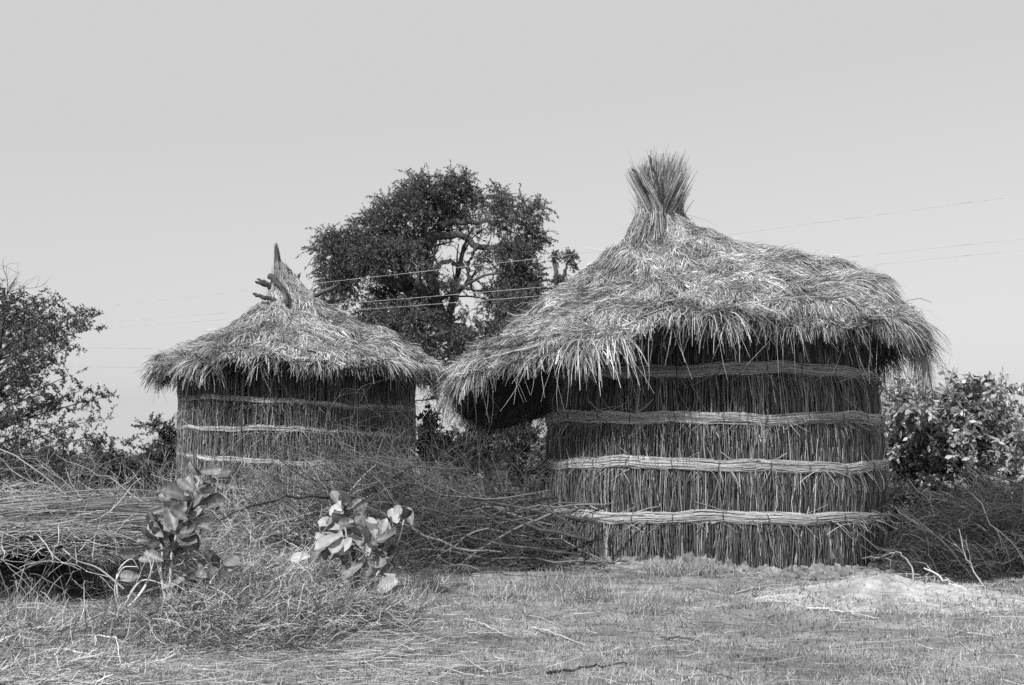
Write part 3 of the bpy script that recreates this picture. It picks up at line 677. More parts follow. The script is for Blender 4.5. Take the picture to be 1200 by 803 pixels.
# ---------------- leafy bush right of the big hut
DR = 23.0; qr = DR / F
rb = [(1060, 478, 30, 30), (1050, 520, 26, 36), (1090, 500, 34, 30), (1133, 475, 28, 34), (1120, 520, 40, 34), (1160, 495, 26, 34), (1075, 560, 44, 36), (1130, 570, 48, 40), (1185, 540, 34, 50), (1168, 600, 40, 36), (1100, 610, 40, 30), (1220, 520, 30, 50), (1230, 590, 40, 46), (1050, 600, 30, 30), (1172, 462, 14, 14)]
blobs = [(P(x, y, DR + rng.uniform(-.8, 1.2)), (a * qr * .85, .7, b * qr * .85), int(a * b * .115)) for x, y, a, b in rb]
b0 = P(1130, 625, DR) * np.array([1, 1, 0])
plant('leafy_bush', b0, 'tall broad-leaved bush standing just right of the large hut', 'bush',
      [([b0, P(1120, 580, DR), P(1105, 530, DR), P(1066, 470, DR)], .07, .02), ([b0, P(1150, 570, DR), P(1140, 520, DR), P(1130, 460, DR)], .07, .02),
       ([b0, P(1170, 600, DR), P(1190, 550, DR), P(1200, 500, DR)], .07, .02), ([b0, P(1080, 590, DR), P(1050, 560, DR)], .05, .02), ([P(1165, 585, DR - 1), P(1140, 560, DR - 1), P(1125, 530, DR - 1)], .05, .03)],
      blobs, .42, 18, .155, .066, .12, M_GLOSS, up=.3, tone=.48, twr=.006)

# ---------------- background shrubs
def shrub(px, py, D, rx, rz, label, name='shrub', n=130, leaf=(.12, .055), m=None, tone=.35, grp=None, stems=4, tl=.5, up=.4, droop=.08, nl=22, extra=()):
    qq = D / F; base = P(px, py, D) * np.array([1, 1, 0]); c = P(px, py, D)
    bl = [(c + rng.normal(size=3) * np.array([rx, rx, rz]) * qq * .45, (rx * qq * .6, rx * qq * .6, rz * qq * .6), n // 4) for _ in range(5)]
    bl += [(P(a, b, D), (r_ * qq, r_ * qq, r_ * qq), k) for a, b, r_, k in extra]
    lim = [([base + rng.normal(size=3) * np.array([.15, .15, 0]), (base + c) / 2 + rng.normal(size=3) * .1, b[0]], .03 + .001 * D, .012) for b in bl[:stems]]
    return plant(name, base, label, 'shrub' if name != 'small_tree' else 'tree', lim, bl, tl, nl, leaf[0], leaf[1], droop, m or M_FOL, grp, up, tone, .004 + .0003 * D, 3)
G = 'shrubs behind the brushwood'
shrub(192, 540, 24.5, 26, 34, 'feathery green shrub touching the left wall of the farther hut', n=210, leaf=(.08, .035), grp=G, extra=[(185, 502, 7, 20), (203, 506, 6, 14)], tl=.4)
shrub(140, 555, 23.5, 34, 24, 'low fine-leaved shrub in the gap between the feathery tree and farther hut', n=190, leaf=(.08, .035), grp=G, extra=[(122, 528, 10, 24)], tl=.4)
shrub(75, 560, 22.5, 44, 24, 'dark low shrub at the foot of the feathery tree', n=230, leaf=(.09, .04), grp=G)
shrub(498, 520, 27.5, 7, 26, 'slim dark sapling against the right wall of the farther hut', n=90, leaf=(.12, .06), tone=.15, grp=G, tl=.25)
shrub(528, 535, 29.5, 20, 22, 'dark leafy shrub just right of the slim sapling', n=170, leaf=(.15, .07), tone=.15, grp=G)
shrub(572, 528, 31.5, 30, 24, 'dark rounded shrub in the middle of the gap between the huts', n=230, leaf=(.15, .07), tone=.18, grp=G, extra=[(560, 502, 8, 20)])
shrub(618, 535, 28, 26, 34, 'light twiggy shrub touching the left side of the large hut', n=180, leaf=(.11, .04), tone=.5, grp=G, tl=.6)
shrub(645, 545, 26, 22, 28, 'pale-leaved shrub half hidden behind the large hut wall', n=120, leaf=(.1, .04), tone=.6, grp=G, tl=.5)
# far scrub along the horizon, nobody could count it
al = Acc(); at_ = Acc()
for k in range(90):
    D = rng.uniform(80, 130); x = rng.uniform(-90, 90); rz = rng.uniform(.5, 1.2)
    foliage(al, at_, [((x, D, rz * .8), (rng.uniform(1.5, 4), 1.5, rz), 34)], .8, 12, .35, .2, .05, twr=.02)
tag(al.build('far_scrub', M_FOL), 'low belt of scrub along the far edge of the plain', 'scrub', kind='stuff')

# ------------------------------------------------------------------ brushwood piles
def brush(name, label, boxes, nmain, mainlen, dirv, dspread, r0, m, nfine, tone_lo=.1, tone_hi=.9, cat='brushwood', group='piles of cut brushwood', c1n=7, c2n=5, finelen=(.15, .5), fw=.008, ftone=(.1, .9)):
    """boxes: list of (x0,x1,y0,y1,ztop) heaps in metres"""
    bx = np.array(boxes, float); ar = (bx[:, 1] - bx[:, 0]) * (bx[:, 3] - bx[:, 2]) * bx[:, 4]; pr = ar / ar.sum()
    c = np.array([bx[:, :2].mean(), bx[:, 2:4].mean(), 0]); acc = Acc()
    def samp(n, zpow=1.):
        k = rng.choice(len(bx), n, p=pr); b = bx[k]
        u = rng.uniform(-1, 1, n); v = rng.uniform(-1, 1, n)
        x = (b[:, 0] + b[:, 1]) / 2 + u * (b[:, 1] - b[:, 0]) / 2; y = (b[:, 2] + b[:, 3]) / 2 + v * (b[:, 3] - b[:, 2]) / 2
        top = b[:, 4] * np.clip(1.15 - .75 * u ** 2 - .55 * v ** 2, .08, 1)
        return np.stack([x, y, top * rng.random(n) ** zpow], -1)
    S = samp(nmain, .7); D = nrm(np.array(dirv) + rng.normal(size=(nmain, 3)) * dspread)
    Ls = rng.uniform(*mainlen, nmain); S = S - D * (Ls / 2)[:, None]
    Pm = walk(S, D, Ls, 12, .15); Pm = Pm + rng.normal(size=Pm.shape) * .014; rad = rng.uniform(.5, 1, nmain) * r0
    fl = lambda p: np.concatenate([p[..., :2], np.maximum(p[..., 2:], .02)], -1)
    tn0 = rng.uniform(tone_lo, tone_hi, nmain) ** 1.3
    V, Q, tn = tubes(fl(Pm), rad[:, None] * np.interp(np.linspace(0, 1, 12), [0, .12, .5, 1], [.6, 1, .8, .25])[None], tn0, 5); acc.add(V, Q, tn)
    c1, ra = grow(Pm, rad, c1n, (.2, .5), .75, 8, curl=.22); V, Q, tn = tubes(fl(c1), np.maximum(ra, .004), np.repeat(tn0, c1n), 3); acc.add(V, Q, tn)
    c2, rb_ = grow(c1, ra, c2n, (.25, .6), .9, 6, curl=.3); V, Q, tn = tubes(fl(c2), np.maximum(rb_, .0028), np.clip(np.repeat(np.repeat(tn0, c1n), c2n) + rng.normal(size=len(c2)) * .15, .02, 1), 3); acc.add(V, Q, tn)
    if nfine:
        S = samp(nfine, .8); D = nrm(rng.normal(size=(nfine, 3)) * np.array([1, 1, .45]) + np.array(dirv) * .6)
        Pf = fl(walk(S, D, rng.uniform(*finelen, nfine), 5, .3))
        V, Q, tn = ribbons(Pf, rng.uniform(.5, 1.2, nfine) * fw, np.clip(rng.uniform(*ftone, nfine) ** 1.5, .02, 1)); acc.add(V, Q, tn)
    o = acc.build(name, m, None, loc=c)
    return tag(o, label, cat, group)

brush('brush_pile', 'dark tangled thorn branches heaped between the two huts, butts towards the large hut',
      [(-1.8, .7, 15.6, 18.6, 1.05), (-3.6, .2, 17, 20.5, 1.3), (-1.0, .6, 17.5, 20, 1.45)], 170, (1.6, 3.6), (-1, .15, .08), .27, .019, M_DARKTWIG, 8000, .02, .8, c1n=8, ftone=(.02, .6))
brush('brush_pile', 'grey brushwood heaped right in front of the farther hut wall',
      [(-4.9, -2.0, 18.2, 21.5, 1.05), (-5.4, -2.2, 16.4, 18.8, .6), (-7.0, -4.6, 17.5, 20.5, .6)], 120, (1.2, 2.9), (-1, .1, .05), .38, .020, M_TWIG, 12000, .03, .9, ftone=(.05, .85))
brush('brush_pile', 'pale loose brushwood heap at far left below the feathery tree',
      [(-10.5, -5.0, 16.5, 20, 1.15), (-9.5, -6.2, 14.4, 16.8, .75)], 120, (1.0, 2.6), (-1, .2, .08), .55, .015, M_TWIG, 18000, .12, 1., ftone=(.08, 1.))
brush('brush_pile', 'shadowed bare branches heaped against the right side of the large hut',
      [(5.6, 8.8, 15.0, 18.6, 1.2), (5.0, 6.8, 14.9, 16.8, 1.1)], 110, (.8, 1.7), (.7, -.3, -.40), .38, .016, M_DARKTWIG, 11000, .05, .7, ftone=(.02, .4))  # hut's shade put into the colour: dark twigs, low fine tones

# fine twigs rising in front of the farther hut
n = 300; S = np.stack([rng.uniform(-6.6, -1.2, n), rng.uniform(18.5, 21, n), rng.uniform(.3, .9, n)], -1)
Pt = walk(S, np.array([.3, 0, .55]) + rng.normal(size=(n, 3)) * .6, rng.uniform(.5, 1.2, n), 9, .16)
acc = Acc(); V, Q, tn = tubes(Pt, .006, rng.uniform(.1, 1, n)); acc.add(V, Q, tn)
c1, ra = grow(Pt, np.full(n, .006), 5, (.2, .5), .6); V, Q, tn = tubes(c1, .0035, rng.uniform(.1, 1, len(c1))); acc.add(V, Q, tn)
tag(acc.build('dry_thicket', M_TWIG, None, loc=(-4, 20, 0)), 'thin leafless upright twigs rising in front of the farther hut', 'thicket')

# straw litter heap in the left foreground and cut reed stack
brush('straw_heap', 'low heap of cut grass and stalks in front of the broad-leaved plants',
      [(-3.0, -1.5, 9.6, 12.2, .30), (-3.7, -2.2, 10.2, 11.6, .26), (-2.4, -.9, 10.6, 12.2, .20)], 80, (.5, 1.3), (1, .1, 0), .5, .006, M_TWIG, 9000, .1, .9, 'straw heap', 'heaps of cut stalks', 3, 2, (.1, .4), .007, (.02, .8))
brush('straw_heap', 'pale scattered stalk litter at the lower left corner of the view',
      [(-6.0, -3.6, 8.8, 11.2, .14), (-5.2, -2.6, 8, 10.2, .08)], 90, (.5, 1.3), (1, .1, 0), .5, .006, M_TWIG, 7000, .15, .75, 'straw heap', 'heaps of cut stalks', 2, 2, (.1, .4), .007, (.15, 1.))
brush('straw_heap', 'mixed grass and twig heap between the reed stack and arched branch',
      [(-5.2, -2.9, 13.4, 16.8, .42), (-3.6, -1.9, 13.0, 15.6, .25), (-7.4, -5.2, 13.8, 16, .6)], 90, (.7, 1.8), (1, .15, 0), .45, .008, M_TWIG, 16000, .15, .95, 'straw heap', 'heaps of cut stalks', 5, 3, (.12, .45), .007, (.05, .9))

# cut reeds laid over a dark hollow at far left
rs = empty('reed_stack', (-6.2, 12.9, 0), 'stack of long cut reeds overhanging a dark hollow at the left edge', 'reed stack', 'heaps of cut stalks')
acc = Acc(); n = 1500
u = rng.random(n); v = rng.random(n)
p1 = P(175, 612, 13.6)                      # right end, where the butts come together
S = np.stack([-7.0 + rng.normal(size=n) * .9, 12.4 + 1.7 * u, .40 + .30 * v + .16 * u + rng.normal(size=n) * .09], -1)
E = p1 + np.stack([-np.abs(rng.normal(size=n)) * .8 + .3, rng.normal(size=n) * .35 + .2, rng.normal(size=n) * .12 - .06], -1)
s = np.linspace(0, 1, 8)[None, :, None]; Pt = S[:, None] * (1 - s) + E[:, None] * s
Pt[..., 2] += (np.sin(np.linspace(0, math.pi, 8)) * .10)[None] + np.cumsum(rng.normal(size=(n, 8)) * .008, 1); Pt[..., 1] += np.cumsum(rng.normal(size=(n, 8)) * .03, 1); Pt[..., 2] += np.cumsum(rng.normal(size=(n, 8)) * .014, 1)
V, Q, tn = tubes(Pt, rng.uniform(.004, .009, n), rng.uniform(.0, .6, n)); acc.add(V, Q, tn)
acc.build('reeds', M_TWIG, rs)
acc = Acc(); n = 110                        # droopy thin stalks at the front of the hollow
S = np.stack([rng.uniform(-6.9, -4.2, n), rng.uniform(11.8, 12.9, n), rng.uniform(.25, .6, n)], -1)
Pt = walk(S, np.array([.3, -.3, -.3]) + rng.normal(size=(n, 3)) * .6, rng.uniform(.3, 1.0, n), 8, .2, -.06); Pt[..., 2] = np.maximum(Pt[..., 2], .02)
V, Q, tn = tubes(Pt, rng.uniform(.003, .006, n), rng.uniform(.1, .7, n)); acc.add(V, Q, tn)
acc.build('loose_stalks', M_TWIG, rs)
n = 900
S = np.stack([rng.uniform(-7.2, -4.4, n), rng.uniform(12.5, 14, n), rng.uniform(.55, .85, n)], -1)
Pt = walk(S, np.array([.4, 0, 0.]) + rng.normal(size=(n, 3)) * [.8, .6, .22], rng.uniform(.2, .9, n), 7, .2, -.03)
a3 = Acc(); V, Q, tn = tubes(Pt, rng.uniform(.003, .008, n), rng.uniform(.2, 1, n)); a3.add(V, Q, tn); a3.build('loose_stalks', M_TWIG, rs)
# dark shell under the reeds, the hollow's shade put into its colour
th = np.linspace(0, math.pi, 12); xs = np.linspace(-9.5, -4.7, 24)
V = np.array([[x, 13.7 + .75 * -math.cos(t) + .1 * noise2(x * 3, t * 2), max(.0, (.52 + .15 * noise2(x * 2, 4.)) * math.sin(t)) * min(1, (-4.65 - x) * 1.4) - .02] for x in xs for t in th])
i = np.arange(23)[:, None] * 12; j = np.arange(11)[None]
mk('shade_core', V, np.stack([i + j, i + 12 + j, i + 13 + j, i + 1 + j], -1).reshape(-1, 4), M_WALLB, rs, smooth=True)

# pale arching shoots beside the hollow
acc = Acc()
for pts in [[(138, 700), (136, 672), (150, 656), (158, 668)], [(150, 712), (170, 690), (182, 660), (184, 648)], [(160, 702), (176, 672), (170, 645)], [(145, 690), (120, 665), (100, 655), (86, 640)], [(150, 700), (168, 680), (200, 688)], [(140, 715), (137, 690), (148, 665), (168, 662)]]:
    p = resample(np.array([P(a, b, 12.3) for a, b in pts]), 14); p[:, 1] += np.linspace(0, .3, 14) * rng.normal()
    V, Q, tn = tubes(p[None], .011, .85, 5); acc.add(V, Q, tn)
tag(acc.build('arching_shoots', M_TWIG, None, loc=(-4.3, 12.3, 0)), 'pale arching leafless shoots just right of the dark hollow', 'shoots')

# ------------------------------------------------------------------ single branches
def fallen(label, pts, r, m, group=None, kids=0, name='fallen_branch', taper=(1, .35), grp='branches lying on the ground'):
    p = resample(np.array(pts), 16); p[1:-1] += rng.normal(size=(14, 3)) * r * .6
    acc = Acc(); V, Q, tn = tubes(p[None], (r * np.linspace(taper[0], taper[1], 16))[None], .7, 6); acc.add(V, Q, tn)
    if kids:
        c1, ra = grow(p[None], np.array([r]), kids, (.2, .4), .45); c1[..., 2] = np.maximum(c1[..., 2], .02); V, Q, tn = tubes(c1, ra, .6, 4); acc.add(V, Q, tn)
        c2, rb_ = grow(c1, ra, 3, (.3, .6), .6); c2[..., 2] = np.maximum(c2[..., 2], .02); V, Q, tn = tubes(c2, np.maximum(rb_, .003), .6, 3); acc.add(V, Q, tn)
    return tag(acc.build(name, m, None, smooth=True, loc=p[0]), label, 'branch', grp)
GS = 'branches'
fallen('long dark branch arching left of the right-hand broad-leaved plant', [P(415, 588, 15.6), P(380, 583, 15.3), P(330, 585, 15), P(280, 598, 14.6), P(245, 615, 14.3)], .026, M_WOOD, kids=0)
fallen('pale broken limb pointing down right at the right edge brush', [P(1150, 703, 12.95) * [1, 1, 1], P(1128, 690, 13.2), P(1105, 677, 13.5), P(1083, 666, 13.8)], .022, M_PALE, kids=2)
fallen('pale forked twig standing upright at the right edge', [P(1160, 706, 12.95), P(1148, 680, 13.1), P(1133, 655, 13.3), P(1124, 620, 13.5)], .011, M_STICK, kids=3)
fallen('pale crooked twig rising from behind the earth mound', [P(1070, 690, 13.5), P(1068, 665, 13.7), P(1055, 648, 13.9), P(1042, 648, 14.1)], .010, M_STICK, kids=2)
fallen('grey slanting pole leaning across the right brush pile', [P(1150, 690, 14.3), P(1110, 640, 14.6), P(1075, 610, 15), P(1040, 590, 15.4)], .014, M_WOOD, kids=4)
fallen('dark drooping branch leaning off the brush onto the large hut wall', [P(640, 598, 15.6), P(672, 618, 15.4), P(690, 650, 15.2), P(682, 660, 15)], .024, M_WOOD, kids=3)
fallen('dark curved branch crossing above the central brush heap', [P(700, 612, 15.8), P(640, 600, 16), P(575, 588, 16.4), P(510, 575, 16.8), P(450, 560, 17.2)], .024, M_WOOD, kids=7)
fallen('dark branch reaching far left across the central brush heap', [P(690, 632, 15.2), P(620, 615, 15.4), P(540, 605, 15.6), P(450, 590, 15.8), P(380, 580, 16)], .024, M_WOOD, kids=9)
fallen('lower dark branch of the central brush heap', [P(680, 650, 15), P(600, 640, 15), P(530, 622, 15.2), P(470, 612, 15.2)], .02, M_WOOD, kids=8)
def gp(px, py, dz=.02):      # point on the ground seen at a pixel
    dx = (px - CXP) / F; dzz = (CYP - py) / F
    y = math.cos(TH) - dzz * math.sin(TH); z = math.sin(TH) + dzz * math.cos(TH); s = -EYE / z
    p = np.array([dx * s, y * s, 0.]); p[2] = float(gh(p[0], p[1])) + dz; return p
for lab, a, b, c, r, m in [
    ('long thin pale stalk lying just left of the lawn centre', (400, 705), (445, 728), (520, 755), .010, M_PALE),
    ('pale stalk under the large hut, left of centre', (545, 722), (570, 735), (600, 745), .009, M_PALE),
    ('pale curved stalk on the lawn below the large hut', (625, 732), (655, 745), (690, 756), .010, M_PALE),
    ('pale stick in the grass left of the earth mound', (860, 698), (905, 693), (960, 690), .012, M_PALE),
    ('pale stick lying at the foot of the earth mound', (945, 715), (985, 720), (1030, 727), .012, M_PALE),
    ('dark stick in the bottom foreground, centre left', (640, 798), (690, 790), (735, 782), .012, M_WOOD),
    ('dark stick lying in the grass on the right', (775, 740), (800, 745), (825, 748), .012, M_WOOD),
    ('broad pale strip of dry leaf at lower left', (205, 720), (218, 731), (233, 745), .018, M_PALE),
    ('long pale stalk in the lower left corner', (40, 770), (80, 774), (125, 782), .012, M_PALE),
    ('pale straight stalk above the lower left corner', (80, 752), (120, 756), (160, 766), .012, M_PALE)]:
    fallen(lab, [gp(*a), gp(*b, .04), gp(*c)], r, m, name='fallen_stalk' if m is M_PALE else 'fallen_stick')

# ------------------------------------------------------------------ earth mound
mc = np.array([4.1, 13.25]); nn = 150
xs = np.linspace(-2.3, 2.3, nn); ys = np.linspace(-1.3, 1.3, nn); X, Y = np.meshgrid(xs, ys)
X2 = X + mc[0]; Y2 = Y + mc[1]
rr = np.sqrt(((X + .0) / np.where(X > 0, 1.25, .95)) ** 2 + (Y / .8) ** 2) + (noise2(X2 * 2.3, Y2 * 2.3) - .5) * .35
Z = .29 * np.exp(-np.abs(rr) ** 1.5 * 1.1) + (noise2(X2 * 7, Y2 * 7) - .5) * .05 * np.exp(-rr ** 2) + (noise2(X2 * 17, Y2 * 17) - .5) * .045 * np.exp(-rr ** 2 * .6) - .03 - .05 * np.clip(rr - 1.2, 0, 1) + gh(X2, Y2)
i = (np.arange(nn - 1)[:, None] * nn + np.arange(nn - 1)[None]).ravel()
tag(mk('earth_mound', np.stack([X2, Y2, Z], -1).reshape(-1, 3), np.stack([i, i + 1, i + nn + 1, i + nn], -1), M_MOUND, smooth=True, loc=(mc[0], mc[1], 0)),
    'low pale mound of bare earth in front of the right brush pile', 'mound')
def mound_h(x, y):
    X = x - mc[0]; Y = y - mc[1]; r2 = (X / np.where(X > 0, 1.25, .95)) ** 2 + (Y / .8) ** 2
    return .27 * np.exp(-r2 * 1.1)

# ------------------------------------------------------------------ broad-leaved plants
def leaf_mesh(b, t, wfrac, fold, curl, face, tone):
    """obovate leaf with a raised midrib; b,t base and tip points; face = rough facing normal"""
    b = np.array(b); t = np.array(t); ax = t - b; Ln = np.linalg.norm(ax); d = ax / Ln
    sd = nrm(np.cross(d, face)); nm = np.cross(sd, d)
    K = 9; s = np.linspace(0, 1, K)
    wd = Ln * wfrac * np.interp(s, [0, .06, .25, .5, .7, .85, .95, 1], [.12, .25, .72, .97, 1, .8, .42, .04])
    V = []; T = []
    for k in range(K):
        c = b + d * Ln * s[k] + nm * curl * Ln * math.sin(math.pi * s[k])
        for u in (-1, -.55, 0, .55, 1):
            lift = fold * abs(u) * wd[k] * .5 + .02 * Ln * math.sin(s[k] * 14 + u * 3) * abs(u)
            V.append(c + sd * wd[k] * .5 * u + nm * lift); T.append(tone + (.3 if u == 0 else 0) + (.10 if k % 2 else -.04))
    i = np.arange(K - 1)[:, None] * 5; j = np.arange(4)[None]
    return np.array(V), np.stack([i + j, i + j + 1, i + j + 6, i + j + 5], -1).reshape(-1, 4), np.array(T)

def broadplant(label, base_px, D, z0, sc_, stems, leaves, grp='broad-leaved wild plants', bright=1.0):
    zp = lambda x, y: (z0[0] + x / sc_, z0[1] + y / sc_)
    g = gp(*base_px, 0.)
    o = empty('broadleaf_plant', (g[0], g[1], g[2]), label, 'plant', grp); D = g[1]
    for st in stems:
        pts = [P(*zp(*q_), D) for q_ in st]; pts[0][2] = min(pts[0][2], g[2])
        p = resample(np.array(pts), 12); a = Acc(); V, Q, tn = tubes(p[None], .016, .7, 6, (1, .5)); a.add(V, Q, tn); a.build('stem', M_TWIG, o, smooth=True)
    leaves = [(a_, b_, a_ + (c_ - a_) * .9, b_ + (d_ - b_) * .9, w_) for a_, b_, c_, d_, w_ in leaves] + [(a_ + (e1 := rng.normal() * 24), b_ + (e2 := rng.normal() * 24 + 6), a_ + e1 + (c_ - a_) * .75 + rng.normal() * 14, b_ + e2 + (d_ - b_) * .75 + rng.normal() * 14, w_) for (a_, b_, c_, d_, w_) in leaves for _ in range(2 if len(leaves) > 9 else 0)]
    if len(leaves) > 40: leaves += [(a_, b_ + 75, c_ + rng.normal() * 20, d_ + 75 + rng.normal() * 20, w_) for (a_, b_, c_, d_, w_) in leaves[len(leaves) // 2::3] if 340 < b_ < 440]
    for (x0, y0, x1, y1, wf) in leaves:
        d0 = D + rng.normal() * .08; tilt = rng.normal() * .14
        b = P(*zp(x0, y0), d0); t = P(*zp(x1, y1), d0 + tilt)
        face = np.array([rng.normal() * .38 - .15, -1, rng.normal() * .42 + .3])
        V, Q, tn = leaf_mesh(b, t, wf, rng.uniform(.1, .5), rng.uniform(-.12, .12), face, rng.beta(1.3, 2.0) * .9 * bright + .02)
        a = Acc(); a.add(V, Q, tn); a.build('leaf', M_LEAF, o, smooth=True)
    return o
W = .49
lv1 = [(540, 155, 506, 100), (545, 140, 618, 132), (525, 205, 500, 148), (520, 205, 566, 176), (540, 200, 580, 165), (500, 215, 440, 168), (490, 215, 403, 213), (500, 225, 470, 175), (520, 250, 552, 208), (540, 240, 614, 212),
       (480, 262, 438, 240), (503, 290, 440, 243), (505, 290, 556, 252), (480, 300, 452, 225), (515, 300, 602, 292), (415, 320, 380, 253), (440, 330, 376, 296), (408, 357, 370, 318), (400, 357, 336, 357), (440, 350, 405, 308),
       (460, 320, 532, 334), (458, 365, 450, 328), (470, 390, 528, 362), (430, 380, 392, 385), (458, 412, 482, 384), (460, 412, 422, 412), (430, 300, 480, 280), (530, 240, 520, 190), (440, 380, 425, 335), (480, 340, 440, 300), (500, 360, 480, 320)]
broadplant('tall broad-leaved plant with dark oval leaves before the farther hut, left of the two', (200, 712), 13, (30, 500), 2.65,
           [[(448, 565), (450, 470), (455, 390), (475, 320), (515, 240), (545, 150)], [(440, 560), (420, 450), (425, 380), (400, 330)]], [(*l, W) for l in lv1], bright=.62)
lv1b = [(605, 435, 550, 378), (610, 430, 624, 383), (615, 430, 664, 398), (612, 430, 562, 466), (612, 430, 652, 434), (612, 440, 642, 472), (565, 468, 538, 436), (600, 440, 580, 395)]
broadplant('small broad-leaved sprout just right of the taller left plant', (238, 700), 13, (30, 500), 2.65, [[(555, 530), (570, 490), (610, 435)]], [(*l, W) for l in lv1b])
lv2 = [(262, 248, 233, 193), (266, 247, 268, 192), (280, 258, 334, 220), (272, 266, 222, 258), (272, 315, 183, 292), (265, 322, 172, 348), (272, 312, 232, 372), (242, 385, 160, 406), (250, 378, 288, 343), (262, 400, 222, 412), (300, 330, 288, 392),
       (310, 390, 290, 418), (350, 388, 312, 328), (332, 425, 258, 462), (345, 412, 345, 474), (372, 348, 343, 272), (382, 342, 370, 283), (390, 338, 408, 278), (370, 352, 442, 325), (368, 388, 352, 353), (382, 392, 398, 348), (392, 402, 447, 360),
       (362, 412, 342, 388), (400, 418, 447, 395), (378, 425, 337, 440), (378, 432, 412, 442), (432, 440, 418, 398), (452, 292, 433, 238), (466, 287, 468, 252), (385, 462, 342, 468), (320, 492, 352, 480), (300, 300, 330, 275), (330, 460, 300, 500), (360, 450, 400, 470), (300, 350, 260, 330)]
broadplant('bushy pale broad-leaved plant, right of the two, before the central brush heap', (418, 694), 13, (300, 500), 2.65,
           [[(318, 515), (335, 420), (372, 340)], [(310, 512), (280, 330), (265, 250)], [(325, 512), (430, 380), (460, 290)]], [(*l, W) for l in lv2], bright=1.25)
broadplant('single pale broad leaf sprouting from the straw between the two plants', (338, 702), 13, (300, 500), 2.65, [[(85, 530), (100, 500)]], [(95, 500, 132, 476, .5), (98, 500, 80, 505, .4)])

# ------------------------------------------------------------------ power lines
WG = 'power lines across the sky'
def wire(label, pts, r):
    p = resample(np.array(pts), 60); a = Acc(); V, Q, tn = tubes(p[None], r, .5, 5, (1, 1)); a.add(V, Q, tn)
    tag(a.build('power_line', M_WIRE, None, loc=p[0]), label, 'power line', WG)
for lab, ys, r in [('highest power line, passing in front of the weeping tree', (216, 233, 303, 360, 384), .0075),
                   ('middle power line, passing in front of the weeping tree', (268, 283, 337, 379, 398), .0075),
                   ('third power line from the top, close under the middle one', (283, 296, 347, 386, 404), .0075)]:
    wire(lab, [P(1290, ys[0], 33.), P(1168, ys[1], 34.9), P(630, ys[2], 45.6), P(110, ys[3], 60.9), P(-110, ys[4], 70)], r)
wire('upper of the two level wires left of the farther hut', [P(-150, 407, 62), P(120, 408, 66), P(560, 415, 72)], .010)
wire('lowest level wire left of the farther hut', [P(-150, 429, 62), P(120, 430, 66), P(560, 436, 72)], .010)

# ------------------------------------------------------------------ grass and litter (uncountable)
def gsample(n, y0=6.5, y1=30, pad=1.25):
    iy = rng.uniform(1 / y1, 1 / y0, n); y = 1 / iy; x = rng.uniform(-1, 1, n) * (y * .43 * pad + 1.0)
    return x, y
n = 300000; x, y = gsample(n)
cl = noise2(x * 1.3, y * 1.3); k = (rng.random(n) < .45 + cl * .8 * (.4 + noise2(x * 3.1 + 5, y * 2.2))) & (np.hypot(x - C1[0], y - C1[1]) > 2.6); x, y, cl = x[k], y[k], cl[k]; n = len(x)
mh = mound_h(x, y); k = (mh < .1) | (rng.random(n) < .2); x, y, cl, mh = x[k], y[k], cl[k], mh[k]; n = len(x)
z = gh(x, y) + mh - .01; S = np.stack([x, y, z], -1)
hgt = rng.gamma(3, .0108, n) * (.75 + .5 * cl) + .012; D = nrm(np.array([0, 0, .8]) + rng.normal(size=(n, 3)) * .55); D[:, 2] = np.abs(D[:, 2])
sd = nrm(np.cross(D, rng.normal(size=(n, 3)))) * (rng.uniform(.003, .007, n) * (y / 11) ** .7)[:, None]
V = np.stack([S - sd, S + sd, S + D * hgt[:, None]], 1)
b = np.arange(n)[:, None] * 3
a = Acc(); a.add(V, b + np.arange(3)[None], np.repeat(np.clip(rng.normal(.38, .24, n) + (cl - .5) * .4, .02, 1), 3))
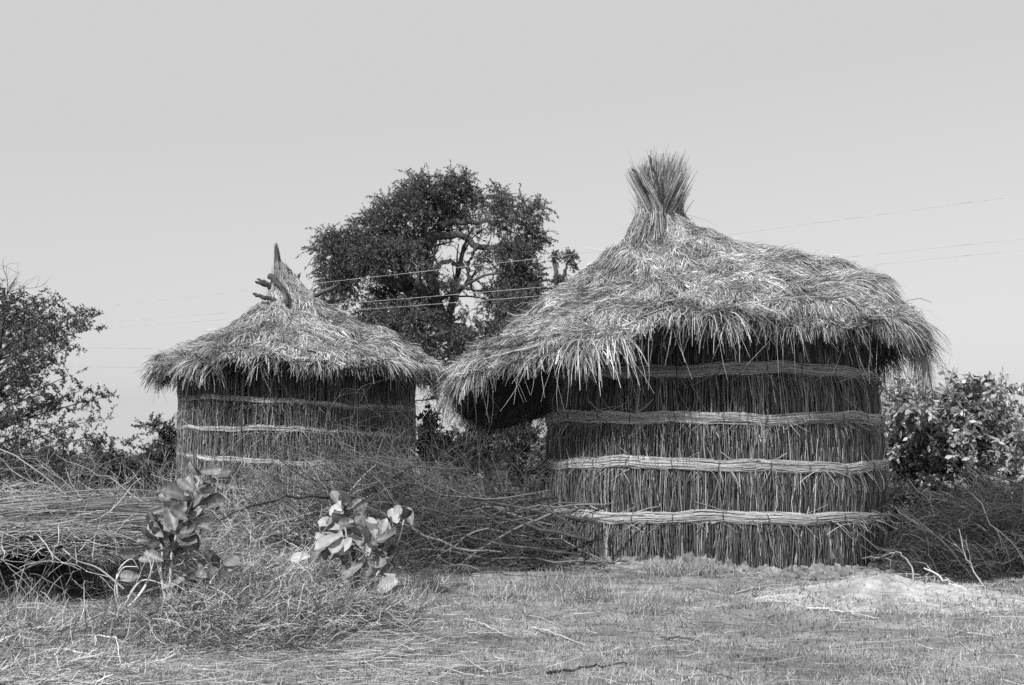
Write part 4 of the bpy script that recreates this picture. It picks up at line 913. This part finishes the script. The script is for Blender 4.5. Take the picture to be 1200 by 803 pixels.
tag(a.build('grass', M_GRASS), 'short dry grass covering the clearing', 'grass', kind='stuff')
# straw litter, denser to the left
n = 26000; x, y = gsample(n, 6.8, 20)
k = rng.random(n) < np.clip(.22 - x / y * 1.9 + (noise2(x, y) - .5) * .7, .10, 1); x, y = x[k], y[k]; k = np.hypot(x - C1[0], y - C1[1]) > 2.7; x, y = x[k], y[k]; n = len(x)
ang = rng.normal(0, .7, n) + (rng.random(n) < .3) * rng.uniform(0, 3, n); Ls = rng.gamma(2, .11, n) + .05
S = np.stack([x, y, gh(x, y) + mound_h(x, y) + rng.uniform(.005, .045, n)], -1)
Pt = walk(S, np.stack([np.cos(ang), np.sin(ang), rng.normal(size=n) * .08], -1), Ls, 5, .12); Pt[..., 2] = np.maximum(Pt[..., 2], gh(Pt[..., 0], Pt[..., 1]) + .004)
V, Q, tn = tubes(Pt, rng.uniform(.0018, .0045, n) * np.sqrt(y / 10), np.clip(rng.beta(2, 2, n), .03, 1)); a = Acc(); a.add(V, Q, tn)
tag(a.build('straw_litter', M_TWIG), 'loose straw and twigs scattered over the grass', 'straw litter', kind='stuff')
# taller weeds along the hut foot and left side
n = 4500; g1 = rng.integers(0, 26, n); gxs = rng.uniform(-7, 1.5, 26); gys = rng.uniform(12, 14.6, 26); gxs[:3] = (1.9, 2.1, 2.3); gys[:3] = (15.35, 15.3, 15.4); gxs[8:14] = rng.uniform(-6, -2.5, 6); gys[8:14] = rng.uniform(11, 13, 6)
S = np.stack([gxs[g1] + rng.normal(size=n) * .16, gys[g1] + rng.normal(size=n) * .12, np.zeros(n)], -1); S[:, 2] = gh(S[:, 0], S[:, 1])
Pt = walk(S, np.array([0, 0, 1.]) + rng.normal(size=(n, 3)) * .45, rng.uniform(.06, .28, n), 4, .2)
V, Q, tn = ribbons(Pt, .006, rng.uniform(.1, .8, n)); a = Acc(); a.add(V, Q, tn)
tag(a.build('weeds', M_GRASS), 'tufts of taller dry weeds before the hut and brush', 'weeds', kind='stuff')
